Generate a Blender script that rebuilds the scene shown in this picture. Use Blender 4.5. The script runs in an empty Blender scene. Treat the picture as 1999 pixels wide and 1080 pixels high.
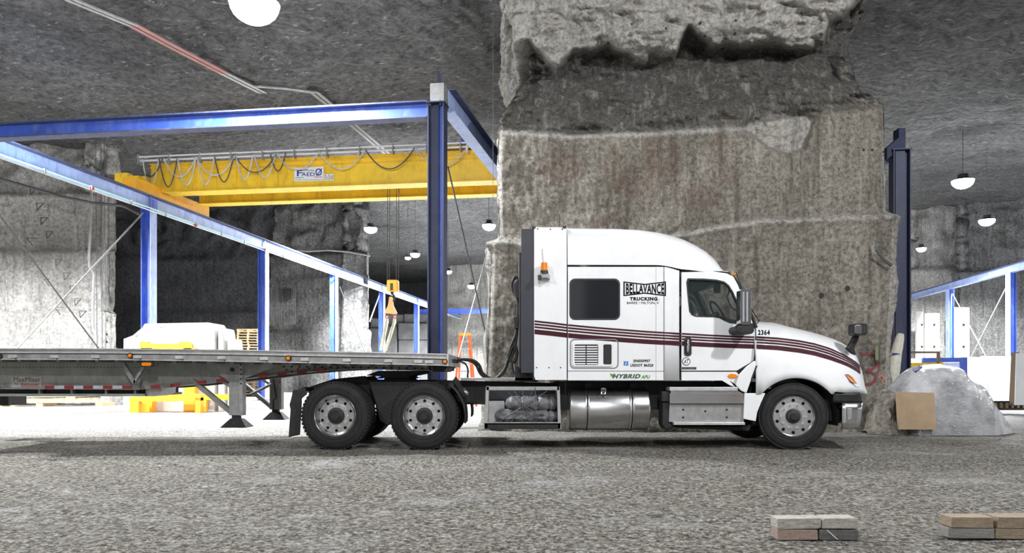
import bpy, bmesh, math, random
from mathutils import Vector, Matrix, noise
from mathutils.geometry import intersect_line_plane

# ------------------------------------------------------------------ camera, world, exposure
SC = bpy.context.scene
COL = SC.collection
EYE, F, HY = 1.17, 1450.0, 730.0          # eye height, focal length in px, horizon row (1999x1080 frame)
cd = bpy.data.cameras.new('camera'); cam = bpy.data.objects.new('camera', cd); COL.objects.link(cam)
cam.location = (0, 0, EYE); cam.rotation_euler = (math.pi/2, 0, 0)
cd.sensor_fit = 'HORIZONTAL'; cd.sensor_width = 36.0; cd.lens = 36.0*F/1999.0
cd.shift_y = (HY-540.0)/1999.0; cd.clip_end = 400; cd.clip_start = .05
SC.camera = cam
W = bpy.data.worlds.new('world'); SC.world = W; W.use_nodes = True
W.node_tree.nodes['Background'].inputs[0].default_value = (.93, .96, 1, 1)
W.node_tree.nodes['Background'].inputs[1].default_value = .6
SC.view_settings.view_transform = 'Standard'; SC.view_settings.look = 'None'
SC.view_settings.gamma = 1; SC.view_settings.use_curve_mapping = False
SC.view_settings.exposure = 0.85
try:
    SC.cycles.max_bounces = 6; SC.cycles.transparent_max_bounces = 24
except Exception: pass

def P(px, py, Y): return Vector(((px-1000.0)*Y/F, Y, EYE+(HY-py)*Y/F))
def PX(px, Y): return (px-1000.0)*Y/F
def PZ(py, Y): return EYE+(HY-py)*Y/F
def lerp(a, b, t): return a+(b-a)*t
def interp(tab, x):
    if x <= tab[0][0]: return tab[0][1]
    for (a, va), (b, vb) in zip(tab, tab[1:]):
        if x <= b: return va+(vb-va)*(x-a)/(b-a)
    return tab[-1][1]
def sstep(a, b, x):
    t = max(0, min(1, (x-a)/(b-a))); return t*t*(3-2*t)

# ------------------------------------------------------------------ materials
def mk(name):
    m = bpy.data.materials.new(name); m.use_nodes = True
    nt = m.node_tree; b = nt.nodes['Principled BSDF']
    return m, nt, b
def nd(nt, t, **k):
    n = nt.nodes.new(t)
    for a, v in k.items(): setattr(n, a, v)
    return n
def ramp(nt, fac, stops):
    r = nd(nt, 'ShaderNodeValToRGB'); e = r.color_ramp.elements
    while len(e) < len(stops): e.new(.5)
    for el, (p, c) in zip(e, stops):
        el.position = p; el.color = (*c, 1) if len(c) == 3 else c
    nt.links.new(fac, r.inputs[0]); return r.outputs[0]
def noi(nt, vec, scale, detail=6, rough=.6, dist=0):
    n = nd(nt, 'ShaderNodeTexNoise'); n.inputs['Scale'].default_value = scale
    n.inputs['Detail'].default_value = detail; n.inputs['Roughness'].default_value = rough
    n.inputs['Distortion'].default_value = dist
    nt.links.new(vec, n.inputs['Vector']); return n.outputs['Fac']
def mapv(nt, vec, sc=(1, 1, 1), rot=(0, 0, 0), loc=(0, 0, 0)):
    n = nd(nt, 'ShaderNodeMapping'); n.inputs['Scale'].default_value = sc
    n.inputs['Rotation'].default_value = rot; n.inputs['Location'].default_value = loc
    nt.links.new(vec, n.inputs['Vector']); return n.outputs[0]
def mix(nt, fac, a, b, mode='MIX'):
    n = nd(nt, 'ShaderNodeMix', data_type='RGBA', blend_type=mode)
    for s, v in ((n.inputs[0], fac), (n.inputs[6], a), (n.inputs[7], b)):
        if hasattr(v, 'is_output') or isinstance(v, bpy.types.NodeSocket): nt.links.new(v, s)
        else: s.default_value = v if isinstance(v, float) else (*v, 1)
    return n.outputs[2]
def bump(nt, b, h, strength, dist=.02):
    n = nd(nt, 'ShaderNodeBump'); n.inputs['Strength'].default_value = strength
    n.inputs['Distance'].default_value = dist
    nt.links.new(h, n.inputs['Height']); nt.links.new(n.outputs[0], b.inputs['Normal'])
def geo(nt): return nd(nt, 'ShaderNodeNewGeometry').outputs['Position']
def obc(nt): return nd(nt, 'ShaderNodeTexCoord').outputs['Object']

def paint(name, col, rough=.4, metal=0, var=.12, scale=2.5, dirt=None, dirt_amt=.35, coat=0, bmp=0):
    m, nt, b = mk(name); v = geo(nt)
    n1 = noi(nt, v, scale, 8, .65)
    lo = tuple(c*(1-var) for c in col); hi = tuple(min(1, c*(1+var*.6)) for c in col)
    c = ramp(nt, n1, [(.35, lo), (.65, hi)])
    if dirt:
        n2 = noi(nt, mapv(nt, v, (1, 1, .35)), scale*3, 10, .75)
        f = ramp(nt, n2, [(.5, (0, 0, 0)), (.72, (dirt_amt,)*3)])
        c = mix(nt, f, c, dirt)
    nt.links.new(c, b.inputs['Base Color'])
    b.inputs['Roughness'].default_value = rough; b.inputs['Metallic'].default_value = metal
    if coat: b.inputs['Coat Weight'].default_value = coat; b.inputs['Coat Roughness'].default_value = .08
    if bmp: bump(nt, b, noi(nt, v, 60, 4), bmp, .003)
    return m

M = {}
M['white'] = paint('white_paint', (.84, .85, .86), .32, 0, .04, 1.6, (.55, .54, .51), .18, .4)
M['burgundy'] = paint('burgundy_vinyl', (.06, .014, .022), .7, 0, .1)
M['burgundy'].node_tree.nodes['Principled BSDF'].inputs['Specular IOR Level'].default_value = .2
M['black'] = paint('black_plastic', (.011, .011, .012), .5, 0, .2, 6, (.12, .115, .105), .25)
M['satinblack'] = paint('black_print', (.006, .006, .007), .8)
M['satinblack'].node_tree.nodes['Principled BSDF'].inputs['Specular IOR Level'].default_value = .1
M['chassis'] = paint('black_chassis_paint', (.013, .013, .014), .6, 0, .3, 4, (.07, .065, .06), .4)
M['navyblack'] = paint('charcoal_panel', (.03, .032, .042), .5, 0, .1)
M['rubber'] = paint('tyre_rubber', (.013, .013, .014), .8, 0, .3, 5, (.06, .057, .05), .3)
M['alu'] = paint('dull_aluminium', (.52, .52, .52), .42, .85, .18, 7, (.34, .33, .31), .4)
M['bright'] = paint('polished_aluminium', (.74, .74, .76), .24, 1, .08, 5, (.5, .49, .47), .3)
M['chrome'] = paint('chrome', (.85, .86, .88), .06, 1, .02)
M['mirror'] = paint('mirror_glass', (.75, .8, .85), .03, 1, .01)
M['tank'] = paint('brushed_tank_aluminium', (.70, .70, .71), .26, 1, .12, 4, (.4, .39, .37), .25)
M['trailer'] = paint('weathered_aluminium', (.33, .33, .32), .5, .35, .25, 5, (.17, .165, .155), .6)
M['trailerweb'] = paint('grey_aluminium_web', (.33, .34, .32), .55, .2, .18, 5, (.15, .15, .14), .5)
M['trailerlip'] = paint('bright_worn_aluminium', (.66, .66, .66), .4, .5, .2, 9, (.3, .3, .29), .5)
M['galv'] = paint('galvanised_steel', (.40, .40, .40), .5, .5, .2, 8, (.18, .17, .16), .5)
M['blue'] = paint('blue_steel_paint', (.055, .115, .52), .42, .05, .18, 1.2, (.35, .42, .6), .35)
M['bluew'] = paint('pale_lit_blue_paint', (.40, .50, .80), .5, 0, .2, 1.5, (.10, .17, .6), .8)
M['navy'] = paint('navy_steel_paint', (.022, .030, .075), .5, .05, .15, 1.2, (.10, .11, .15), .25)
M['beamtop'] = paint('dusty_navy_flange', (.06, .075, .16), .6, 0, .3, 3, (.25, .25, .27), .4)
M['yellow'] = paint('crane_yellow_paint', (.92, .60, .035), .45, 0, .12, 1.4, (.42, .2, .02), .55)
M['orange_y'] = paint('safety_yellow_orange', (.93, .46, .03), .5, 0, .12, 2, (.5, .25, .03), .4)
M['orange'] = paint('orange_fibreglass', (.85, .16, .03), .5, 0, .1)
M['amber'] = paint('amber_lens', (.9, .26, .01), .18, 0, .05, coat=.5)
M['red'] = paint('red_reflective_tape', (.30, .022, .025), .5, 0, .2, 6)
M['tapewhite'] = paint('white_reflective_tape', (.50, .51, .54), .5, 0, .2, 9)
M['redprint'] = paint('red_print', (.42, .07, .06), .6)
M['brownprint'] = paint('dark_brown_print', (.10, .05, .035), .6)
M['signgrey'] = paint('pale_sign_plate', (.42, .41, .38), .6)
M['green'] = paint('green_print', (.07, .33, .05), .5)
M['bluesticker'] = paint('blue_sticker', (.05, .22, .58), .5)
M['navyprint'] = paint('navy_print', (.02, .04, .26), .5)
M['greyprint'] = paint('grey_print', (.22, .22, .24), .6)
M['paper'] = paint('white_sign', (.85, .85, .87), .5, 0, .04)
M['cable'] = paint('pale_cable', (.55, .55, .56), .5)
M['dcable'] = paint('dark_cable', (.09, .09, .095), .6)
M['sling'] = paint('cream_webbing', (.60, .58, .45), .8, 0, .15, 12)
M['cyan'] = paint('pale_green_conductor', (.40, .78, .62), .4)
M['pink'] = paint('pinkish_cable_sleeve', (.42, .22, .20), .7)
M['seat'] = paint('blue_grey_seat_fabric', (.10, .12, .22), .8)
M['tarp'] = paint('grey_tarpaulin', (.15, .15, .155), .5, 0, .35, 9, (.05, .05, .05), .4, bmp=.5)
M['darkglass'] = paint('dark_tinted_glass', (.012, .014, .018), .08, 0, .05)
M['marble'] = paint('white_cut_stone', (.70, .70, .68), .8, 0, .10, 2.5, (.42, .42, .41), .5)
M['marbleg'] = paint('grey_stone_block', (.20, .20, .20), .8, 0, .25, 1.5, (.1, .1, .1), .5)
M['cardboard'] = paint('cardboard', (.40, .29, .185), .85, 0, .1, 5)
M['wrap'] = paint('wrapped_foam', (.62, .60, .50), .6, 0, .15, 8)
M['graffiti'] = paint('dark_red_spray_paint', (.20, .05, .06), .9, 0, .3, 9)
M['hole'] = paint('drill_hole_dark', (.03, .03, .03), .9)
M['mark'] = paint('black_wall_marking', (.06, .06, .06), .9)
M['palepanel'] = paint('pale_panel', (.72, .73, .74), .6, 0, .06, 1, (.5, .5, .5), .3)

def glass(name, col, alpha):
    m, nt, b = mk(name)
    b.inputs['Base Color'].default_value = (*col, 1); b.inputs['Roughness'].default_value = .03
    b.inputs['Alpha'].default_value = alpha
    b.inputs['Specular IOR Level'].default_value = .6
    return m
M['glass'] = glass('window_glass', (.05, .07, .07), .22)
def emit(name, col, s):
    m, nt, b = mk(name); b.inputs['Base Color'].default_value = (0, 0, 0, 1)
    b.inputs['Emission Color'].default_value = (*col, 1); b.inputs['Emission Strength'].default_value = s
    return m
M['lamp'] = emit('led_panel', (.93, .96, 1), 60)

def wood(name, col, dark):
    m, nt, b = mk(name); v = geo(nt)
    n = noi(nt, mapv(nt, v, (1.5, 6, 14)), 6, 10, .7, .4)
    c = ramp(nt, n, [(.3, dark), (.62, col)])
    c = mix(nt, .35, c, ramp(nt, noi(nt, v, 40, 6, .8), [(.3, tuple(x*.5 for x in dark)), (.7, tuple(min(1, x*1.2) for x in col))]))
    nt.links.new(c, b.inputs['Base Color']); b.inputs['Roughness'].default_value = .85
    bump(nt, b, n, .5, .004)
    return m
M['wood'] = wood('pale_timber', (.72, .55, .33), (.42, .28, .15))
M['woodold'] = wood('aged_timber', (.30, .22, .14), (.12, .085, .05))
M['brick_pale'] = wood('weathered_pale_block', (.48, .455, .41), (.10, .09, .08))
M['brick_pink'] = wood('pinkish_block', (.37, .275, .23), (.16, .11, .09))
M['brick_black'] = wood('charcoal_block', (.15, .145, .14), (.035, .034, .033))
M['brick_tan'] = wood('tan_block', (.33, .26, .18), (.13, .10, .07))
M['brick_grey'] = wood('grey_block', (.27, .26, .24), (.1, .095, .09))

def rock(name, lo, hi, streak=.4, rust=0, bs=.6, sc=1.0, dots=.3, tone=False, blocks=0, specks=0, scallop=False):
    m, nt, b = mk(name); v = geo(nt)
    big = noi(nt, v, .35*sc, 5, .6)
    fine = noi(nt, v, 9*sc, 12, .75)
    c = ramp(nt, fine, [(.36, lo), (.62, hi)])
    c = mix(nt, ramp(nt, big, [(.35, (0, 0, 0)), (.7, (.55,)*3)]), c, tuple(x*.55 for x in lo), 'MIX')
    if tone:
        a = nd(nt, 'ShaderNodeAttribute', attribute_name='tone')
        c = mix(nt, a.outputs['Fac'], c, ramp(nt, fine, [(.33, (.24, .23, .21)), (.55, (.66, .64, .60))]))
        a2 = nd(nt, 'ShaderNodeAttribute', attribute_name='weather_shade')
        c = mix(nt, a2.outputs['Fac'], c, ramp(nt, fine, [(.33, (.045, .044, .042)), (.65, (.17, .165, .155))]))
    if streak:
        s = noi(nt, mapv(nt, v, (3.2, 3.2, .22)), 1.6, 6, .65)
        c = mix(nt, ramp(nt, s, [(.5, (0, 0, 0)), (.68, (streak,)*3)]), c, tuple(x*.45 for x in lo))
        s2 = noi(nt, mapv(nt, v, (2.6, 2.6, .3), loc=(7, 3, 1)), 2.0, 6, .65)
        c = mix(nt, ramp(nt, s2, [(.55, (0, 0, 0)), (.72, (streak*.8,)*3)]), c, tuple(min(1, x*1.35) for x in hi))
    if rust:
        a = nd(nt, 'ShaderNodeAttribute', attribute_name='rust')
        q = noi(nt, mapv(nt, v, (1, 1, .3)), 7, 12, .85)
        f = nd(nt, 'ShaderNodeMath', operation='MULTIPLY')
        nt.links.new(a.outputs['Fac'], f.inputs[0]); nt.links.new(ramp(nt, q, [(.44, (0, 0, 0)), (.60, (.9, .9, .9))]), f.inputs[1])
        c = mix(nt, f.outputs[0], c, (.15, .095, .07))
    if dots:
        d = noi(nt, v, 26*sc, 6, .85)
        c = mix(nt, ramp(nt, d, [(.56, (0, 0, 0)), (.66, (dots,)*3)]), c, tuple(x*.25 for x in lo))
    if specks:
        d = noi(nt, mapv(nt, v, (.6, 1.6, 1), (0, 0, .5)), 9*sc, 6, .7)
        c = mix(nt, ramp(nt, d, [(.60, (0, 0, 0)), (.68, (specks,)*3)]), c, tuple(min(.9, x*3.2) for x in hi))
    nt.links.new(c, b.inputs['Base Color']); b.inputs['Roughness'].default_value = .92
    b.inputs['Specular IOR Level'].default_value = .25
    h = noi(nt, v, 5*sc, 14, .72)
    if scallop:      # slanting blast scallops: long ridges with a sharp edge
        q = noi(nt, mapv(nt, v, (.55, 2.6, 1.2), (0, 0, .35)), 1.15, 9, .62, .9)
        ad = nd(nt, 'ShaderNodeMath', operation='MULTIPLY_ADD'); ad.inputs[1].default_value = 3.0
        nt.links.new(q, ad.inputs[0]); nt.links.new(h, ad.inputs[2]); h = ad.outputs[0]
        nt.links.new(mix(nt, ramp(nt, q, [(.54, (0, 0, 0)), (.60, (.28,)*3), (.68, (0, 0, 0))]), c, (.46, .46, .45)), b.inputs['Base Color'])
    bump(nt, b, h, bs, .12 if not scallop else .3)
    return m
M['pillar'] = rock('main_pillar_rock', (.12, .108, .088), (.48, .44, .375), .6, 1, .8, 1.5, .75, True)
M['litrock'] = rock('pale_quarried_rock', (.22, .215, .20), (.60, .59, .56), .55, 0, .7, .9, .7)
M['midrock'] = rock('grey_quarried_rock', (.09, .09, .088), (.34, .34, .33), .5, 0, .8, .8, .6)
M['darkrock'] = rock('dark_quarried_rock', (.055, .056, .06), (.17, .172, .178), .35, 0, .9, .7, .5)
M['ceiling'] = rock('mine_roof_rock', (.08, .08, .08), (.30, .30, .295), 0, 0, .9, .6, .4, specks=.6, scallop=True)

def ground_mat():
    m, nt, b = mk('gravel_ground'); v = geo(nt)
    f = noi(nt, v, 22, 14, .8)
    c = ramp(nt, f, [(.41, (.048, .043, .035)), (.5, (.26, .242, .208)), (.58, (.60, .57, .515))])
    big = noi(nt, mapv(nt, v, (.7, 1.1, 1)), .9, 9, .72, .5)
    c = mix(nt, ramp(nt, big, [(.53, (0, 0, 0)), (.66, (.75,)*3)]), c, ramp(nt, f, [(.36, (.28, .275, .26)), (.6, (.72, .72, .71))]))
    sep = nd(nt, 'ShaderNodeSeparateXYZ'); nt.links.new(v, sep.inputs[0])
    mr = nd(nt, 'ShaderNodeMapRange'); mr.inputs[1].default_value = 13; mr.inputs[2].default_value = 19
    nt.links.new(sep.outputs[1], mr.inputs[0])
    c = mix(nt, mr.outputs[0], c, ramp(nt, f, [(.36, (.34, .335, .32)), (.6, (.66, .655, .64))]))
    vo = nd(nt, 'ShaderNodeTexVoronoi'); vo.inputs['Scale'].default_value = 46; nt.links.new(v, vo.inputs['Vector'])
    vs = nd(nt, 'ShaderNodeSeparateColor'); nt.links.new(vo.outputs['Color'], vs.inputs[0])
    c = mix(nt, .55, c, ramp(nt, vs.outputs[0], [(.0, (.03, .028, .025)), (.25, (.5, .5, .5)), (.8, (.62, .61, .6)), (1, (1, 1, 1))]), 'OVERLAY')
    # scattered dark grit
    d = noi(nt, v, 55, 8, .7)
    c = mix(nt, ramp(nt, d, [(.60, (0, 0, 0)), (.66, (.75,)*3)]), c, (.05, .048, .044))
    nt.links.new(c, b.inputs['Base Color']); b.inputs['Roughness'].default_value = .95
    b.inputs['Specular IOR Level'].default_value = .2
    hh = nd(nt, 'ShaderNodeMath', operation='ADD')
    nt.links.new(noi(nt, v, 30, 12, .8), hh.inputs[0]); nt.links.new(noi(nt, v, 6, 8, .7), hh.inputs[1])
    bump(nt, b, hh.outputs[0], 1.0, .07)
    return m
M['ground'] = ground_mat()

def plastic_mat():
    m, nt, b = mk('clear_plastic_sheeting'); v = geo(nt)
    n = noi(nt, mapv(nt, v, (1, 1, 3.4), (0, .65, 0)), 16, 6, .6, .6)
    big = noi(nt, v, 2.2, 5, .6)
    c = ramp(nt, big, [(.35, (.36, .365, .38)), (.65, (.66, .665, .68))])
    c = mix(nt, ramp(nt, n, [(.56, (0, 0, 0)), (.63, (.8,)*3), (.67, (0, 0, 0))]), c, (.92, .92, .94))  # near-white highlight streaks along the folds, put into the colour
    nt.links.new(c, b.inputs['Base Color']); b.inputs['Roughness'].default_value = .18
    b.inputs['Alpha'].default_value = .9; b.inputs['Coat Weight'].default_value = .6
    bump(nt, b, n, .9, .05)
    return m
M['plastic'] = plastic_mat()

# ------------------------------------------------------------------ builders
WO = {}                                     # world origin of every object
def props(o, label=None, cat=None, group=None, kind=None):
    for k, v in (('label', label), ('category', cat), ('group', group), ('kind', kind)):
        if v: o[k] = v
    return o
def empty(name, loc, label=None, cat=None, group=None):
    o = bpy.data.objects.new(name, None); COL.objects.link(o); o.location = loc
    o.empty_display_size = .2
    WO[o] = Vector(loc); return props(o, label, cat, group)
class MB:
    def __init__(s): s.v = []; s.f = []
    def add(s, vs, fs):
        k = len(s.v); s.v += [tuple(v) for v in vs]; s.f += [tuple(i+k for i in f) for f in fs]; return s
    def box(s, c, d, R=None):
        c = Vector(c); h = Vector(d)/2
        vs = [Vector((x*h.x, y*h.y, z*h.z)) for x in (-1, 1) for y in (-1, 1) for z in (-1, 1)]
        if R: vs = [R @ v for v in vs]
        return s.add([c+v for v in vs], [(0, 1, 3, 2), (4, 6, 7, 5), (0, 4, 5, 1), (2, 3, 7, 6), (0, 2, 6, 4), (1, 5, 7, 3)])
    def bpx(s, x0, y0, x1, y1, Ya, Yb, Yr=None):     # box whose face is measured at depth Ya
        Yr = Yr or Ya
        a, b = P(x0, y1, Yr), P(x1, y0, Yr)
        return s.box(((a.x+b.x)/2, (Ya+Yb)/2, (a.z+b.z)/2), (b.x-a.x, abs(Yb-Ya), b.z-a.z))
    def prism(s, pts, Ya, Yb, Yr=None, holes=()):    # polygon in frame pixels at depth Yr, extruded Ya..Yb
        Yr = Yr or Ya
        loops = [[P(x, y, Yr) for x, y in lp] for lp in [pts]+list(holes)]
        return s.plate([[(p.x, p.z) for p in lp] for lp in loops], Ya, Yb)
    def plate(s, loops, Ya, Yb):
        bm = bmesh.new(); n = 0; es = []; rings = []
        for lp in loops:
            vv = [bm.verts.new((x, 0, z)) for x, z in lp]
            es += [bm.edges.new((vv[i], vv[(i+1) % len(vv)])) for i in range(len(vv))]
            rings.append(list(range(n, n+len(lp)))); n += len(lp)
        bm.verts.index_update()
        r = bmesh.ops.triangle_fill(bm, use_beauty=True, edges=es, normal=(0, -1, 0))
        fs = [tuple(v.index for v in g.verts) for g in r['geom'] if isinstance(g, bmesh.types.BMFace)]
        co = [(v.co.x, v.co.z) for v in bm.verts]; bm.free()
        vs = [(x, Ya, z) for x, z in co]+[(x, Yb, z) for x, z in co]
        F2 = []
        for f in fs:
            a, b, c = [co[i] for i in f[:3]]
            ar = (b[0]-a[0])*(c[1]-a[1])-(b[1]-a[1])*(c[0]-a[0])
            f = f if ar > 0 else f[::-1]
            F2.append(f); F2.append(tuple(i+n for i in f[::-1]))
        for k, rg in enumerate(rings):
            A = sum(co[rg[i]][0]*co[rg[(i+1) % len(rg)]][1]-co[rg[(i+1) % len(rg)]][0]*co[rg[i]][1] for i in range(len(rg)))
            if (A < 0) != (k > 0): rg = rg[::-1]
            for i in range(len(rg)):
                a, b = rg[i], rg[(i+1) % len(rg)]
                F2.append((b, a, a+n, b+n))
        return s.add(vs, F2)
    def cyl(s, a, b, r, n=16, r2=None, cap=True):
        a, b = Vector(a), Vector(b); d = (b-a).normalized()
        u = d.orthogonal().normalized(); w = d.cross(u); r2 = r if r2 is None else r2
        vs = []
        for c, q in ((a, r), (b, r2)):
            vs += [c+u*q*math.cos(2*math.pi*i/n)+w*q*math.sin(2*math.pi*i/n) for i in range(n)]
        fs = [(i, (i+1) % n, n+(i+1) % n, n+i) for i in range(n)]
        if cap: fs += [tuple(range(n))[::-1], tuple(range(n, 2*n))]
        return s.add(vs, fs)
    def tube(s, pts, r, n=8):
        pts = [Vector(p) for p in pts]; vs = []; fs = []; u = None
        for i, p in enumerate(pts):
            d = (pts[min(i+1, len(pts)-1)]-pts[max(i-1, 0)]).normalized()
            if u is None: u = d.orthogonal().normalized()
            u = (u-d*u.dot(d))
            u = u.normalized() if u.length > 1e-6 else d.orthogonal().normalized()
            w = d.cross(u); q = r[i] if isinstance(r, (list, tuple)) else r
            vs += [p+u*q*math.cos(2*math.pi*k/n)+w*q*math.sin(2*math.pi*k/n) for k in range(n)]
        for i in range(len(pts)-1):
            fs += [(i*n+k, i*n+(k+1) % n, (i+1)*n+(k+1) % n, (i+1)*n+k) for k in range(n)]
        fs += [tuple(range(n))[::-1], tuple(range(len(pts)*n-n, len(pts)*n))]
        return s.add(vs, fs)
    def lathe(s, prof, c, n=48, close=False):        # profile (r, y) about the Y axis through c
        c = Vector(c); vs = []; fs = []; m = len(prof)
        for i in range(n):
            a = 2*math.pi*i/n
            vs += [c+Vector((r*math.cos(a), y, r*math.sin(a))) for r, y in prof]
        for i in range(n):
            j = (i+1) % n
            for k in range(m if close else m-1):
                l = (k+1) % m
                fs.append((i*m+k, i*m+l, j*m+l, j*m+k))
        return s.add(vs, fs)
    def ibeam(s, a, b, wdir, w, h, tf=.022, tw=.014, top=True):   # flanges normal to up = wdir x axis
        a, b, wd = Vector(a), Vector(b), Vector(wdir).normalized()
        ax = (b-a).normalized(); up = ax.cross(wd).normalized(); L = (b-a).length
        R = Matrix((ax, wd, up)).transposed()
        c = (a+b)/2
        s.box(c+up*(h/2-tf/2), (L, w, tf), R); s.box(c-up*(h/2-tf/2), (L, w, tf), R)
        s.box(c, (L, tw, h-2*tf), R); return s
    def grid(s, rows, closed=False):
        n = len(rows[0]); vs = [p for r in rows for p in r]; fs = []
        for i in range(len(rows)-1):
            for k in range(n if closed else n-1):
                l = (k+1) % n
                fs.append((i*n+k, i*n+l, (i+1)*n+l, (i+1)*n+k))
        return s.add(vs, fs)
    def build(s, name, mat, parent=None, label=None, cat=None, group=None, kind=None, smooth=None, bevel=0, seg=2, solid=0, origin=None, recalc=True, attrs=None):
        xs = [v[0] for v in s.v]; ys = [v[1] for v in s.v]; zs = [v[2] for v in s.v]
        if parent is not None: o0 = WO[parent]
        elif origin is not None: o0 = Vector(origin)
        else: o0 = Vector(((min(xs)+max(xs))/2, (min(ys)+max(ys))/2, min(zs)))
        if kind == 'structure' and origin is None and parent is None: o0 = Vector((0, 0, 0))
        me = bpy.data.meshes.new(name)
        me.from_pydata([(v[0]-o0.x, v[1]-o0.y, v[2]-o0.z) for v in s.v], [], s.f); me.update()
        if recalc:
            bm = bmesh.new(); bm.from_mesh(me); bmesh.ops.recalc_face_normals(bm, faces=bm.faces); bm.to_mesh(me); bm.free()
        if smooth is not None:
            me.shade_smooth()
            if smooth < 180: me.set_sharp_from_angle(angle=math.radians(smooth))
        for an, vals in (attrs or {}).items():
            at = me.attributes.new(an, 'FLOAT', 'POINT'); at.data.foreach_set('value', vals)
        me.materials.append(M[mat] if isinstance(mat, str) else mat)
        o = bpy.data.objects.new(name, me); COL.objects.link(o)
        if parent is not None: o.parent = parent
        else: o.location = o0
        WO[o] = o0
        if solid:
            q = o.modifiers.new('thickness', 'SOLIDIFY'); q.thickness = solid; q.offset = -1
        if bevel:
            q = o.modifiers.new('bevel', 'BEVEL'); q.width = bevel; q.segments = seg; q.limit_method = 'ANGLE'; q.angle_limit = math.radians(40)
        return props(o, label, cat, group, kind)
def copy_tree(o, parent=None, off=None):
    c = o.copy(); COL.objects.link(c)
    if parent is not None: c.parent = parent
    if off is not None: c.location = o.location+Vector(off)
    WO[c] = WO[o]+(Vector(off) if off is not None else Vector())
    for ch in list(o.children): copy_tree(ch, c)
    return c
def text(body, x0, y0, x1, y1, Y, mat, parent, name='lettering', label=None, shear=0, bow=0, thick=.004, bold=0, surf=None, rot=0, frame=None):
    cu = bpy.data.curves.new(name, 'FONT'); cu.body = body; cu.shear = shear; cu.offset = bold; cu.resolution_u = 3; cu.space_character = 1+bold*3.2
    t = bpy.data.objects.new(name, cu); COL.objects.link(t)
    dg = bpy.context.evaluated_depsgraph_get(); dg.update()
    me = bpy.data.meshes.new_from_object(t.evaluated_get(dg))
    vs = [v.co.copy() for v in me.vertices]; fs = [tuple(p.vertices) for p in me.polygons]
    bpy.data.objects.remove(t); bpy.data.meshes.remove(me)
    ax, bx = min(v.x for v in vs), max(v.x for v in vs); ay, by = min(v.y for v in vs), max(v.y for v in vs)
    out = []
    for v in vs:
        fx = (v.x-ax)/(bx-ax); fy = (v.y-ay)/(by-ay)
        if bow: fy = .5+(fy-.5)*(1-bow*(1-abs(2*fx-1)))
        px, py = lerp(x0, x1, fx), lerp(y1, y0, fy)+rot*(fx-.5)
        if frame: out.append(frame(px, py))
        else:
            p = P(px, py, Y if surf is None else Y)
            out.append(p)
    b = MB(); b.add(out, fs)
    return b.build(name, mat, parent, label=label, recalc=False)
random.seed(7)
# ------------------------------------------------------------------ lamps of the cavern (fixtures are visible things)
def highbay(px, py, Y, power, label, r=.26, soft=.25, light=True):
    p = P(px, py, Y)
    t = empty('high_bay_lamp', p, label, 'lamp', 'hanging high bay lamps')
    MB().lathe([(.02, 0), (r, 0), (r, .02), (.02, .02)], (0, 0, 0), 20)
    b = MB(); b.grid([[(p.x+r*.95*math.cos(a)*math.cos(q), p.y+r*.95*math.cos(a)*math.sin(q), p.z-r*.75*math.sin(a)) for q in [2*math.pi*k/20 for k in range(20)]] for a in [i*math.pi/12 for i in range(7)]], closed=True); b.build('lamp_lens', 'lamp', t, smooth=60)
    b = MB(); b.cyl(p+Vector((0, 0, .001)), p+Vector((0, 0, .1)), r, 20, r*.55); b.cyl(p+Vector((0, 0, .1)), p+Vector((0, 0, .24)), r*.45, 14)
    b.build('lamp_housing', 'black', t, smooth=40)
    b = MB(); b.tube([p+Vector((0, 0, .22)), p+Vector((0, 0, 7.0 if Y > 24 and px > 1200 else 4.5))], .012, 5); b.build('hanging_wire', 'dcable', t)
    if light:
        l = bpy.data.lights.new('lamp_light', 'SPOT'); l.energy = power; l.spot_size = math.radians(158); l.spot_blend = .35; l.shadow_soft_size = soft; l.color = (.94, .97, 1)
        o = bpy.data.objects.new('lamp_light', l); COL.objects.link(o); o.location = p+Vector((0, 0, -.45))
        l = bpy.data.lights.new('lamp_spill', 'POINT'); l.energy = power*.07; l.shadow_soft_size = soft; l.color = (.9, .93, 1)
        o = bpy.data.objects.new('lamp_spill', l); COL.objects.link(o); o.location = p+Vector((0, 0, -.45))
    return t
highbay(497, 8, 14.7, 3000, 'big glaring lamp at the top of the photo above the trailer', r=.5)
highbay(724, 446, 37, 3800, 'hanging lamp just above the yellow hook block', r=.34)
highbay(811, 496, 45, 3200, 'lamp close left of the tall blue column, nearer of the close pair', r=.30)
highbay(797, 503, 47, 0, 'small lamp touching the brighter lamp left of the tall blue column', r=.2, light=False)
highbay(955, 440, 34, 3800, 'lamp shining at the left edge of the big rock pillar', r=.32)
highbay(876, 530, 53, 4600, 'small lamp just right of the tall blue column', r=.26)
highbay(921, 558, 60, 9000, 'lowest small lamp over the orange stepladder', r=.34)
highbay(1880, 353, 28, 3600, 'largest lamp over the far right bay', r=.40)
highbay(1927, 430, 35, 3200, 'middle lamp of the three in the right bay', r=.36)
highbay(1799, 485, 43, 4200, 'smallest lamp beside the dark column on the right', r=.28)
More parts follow.
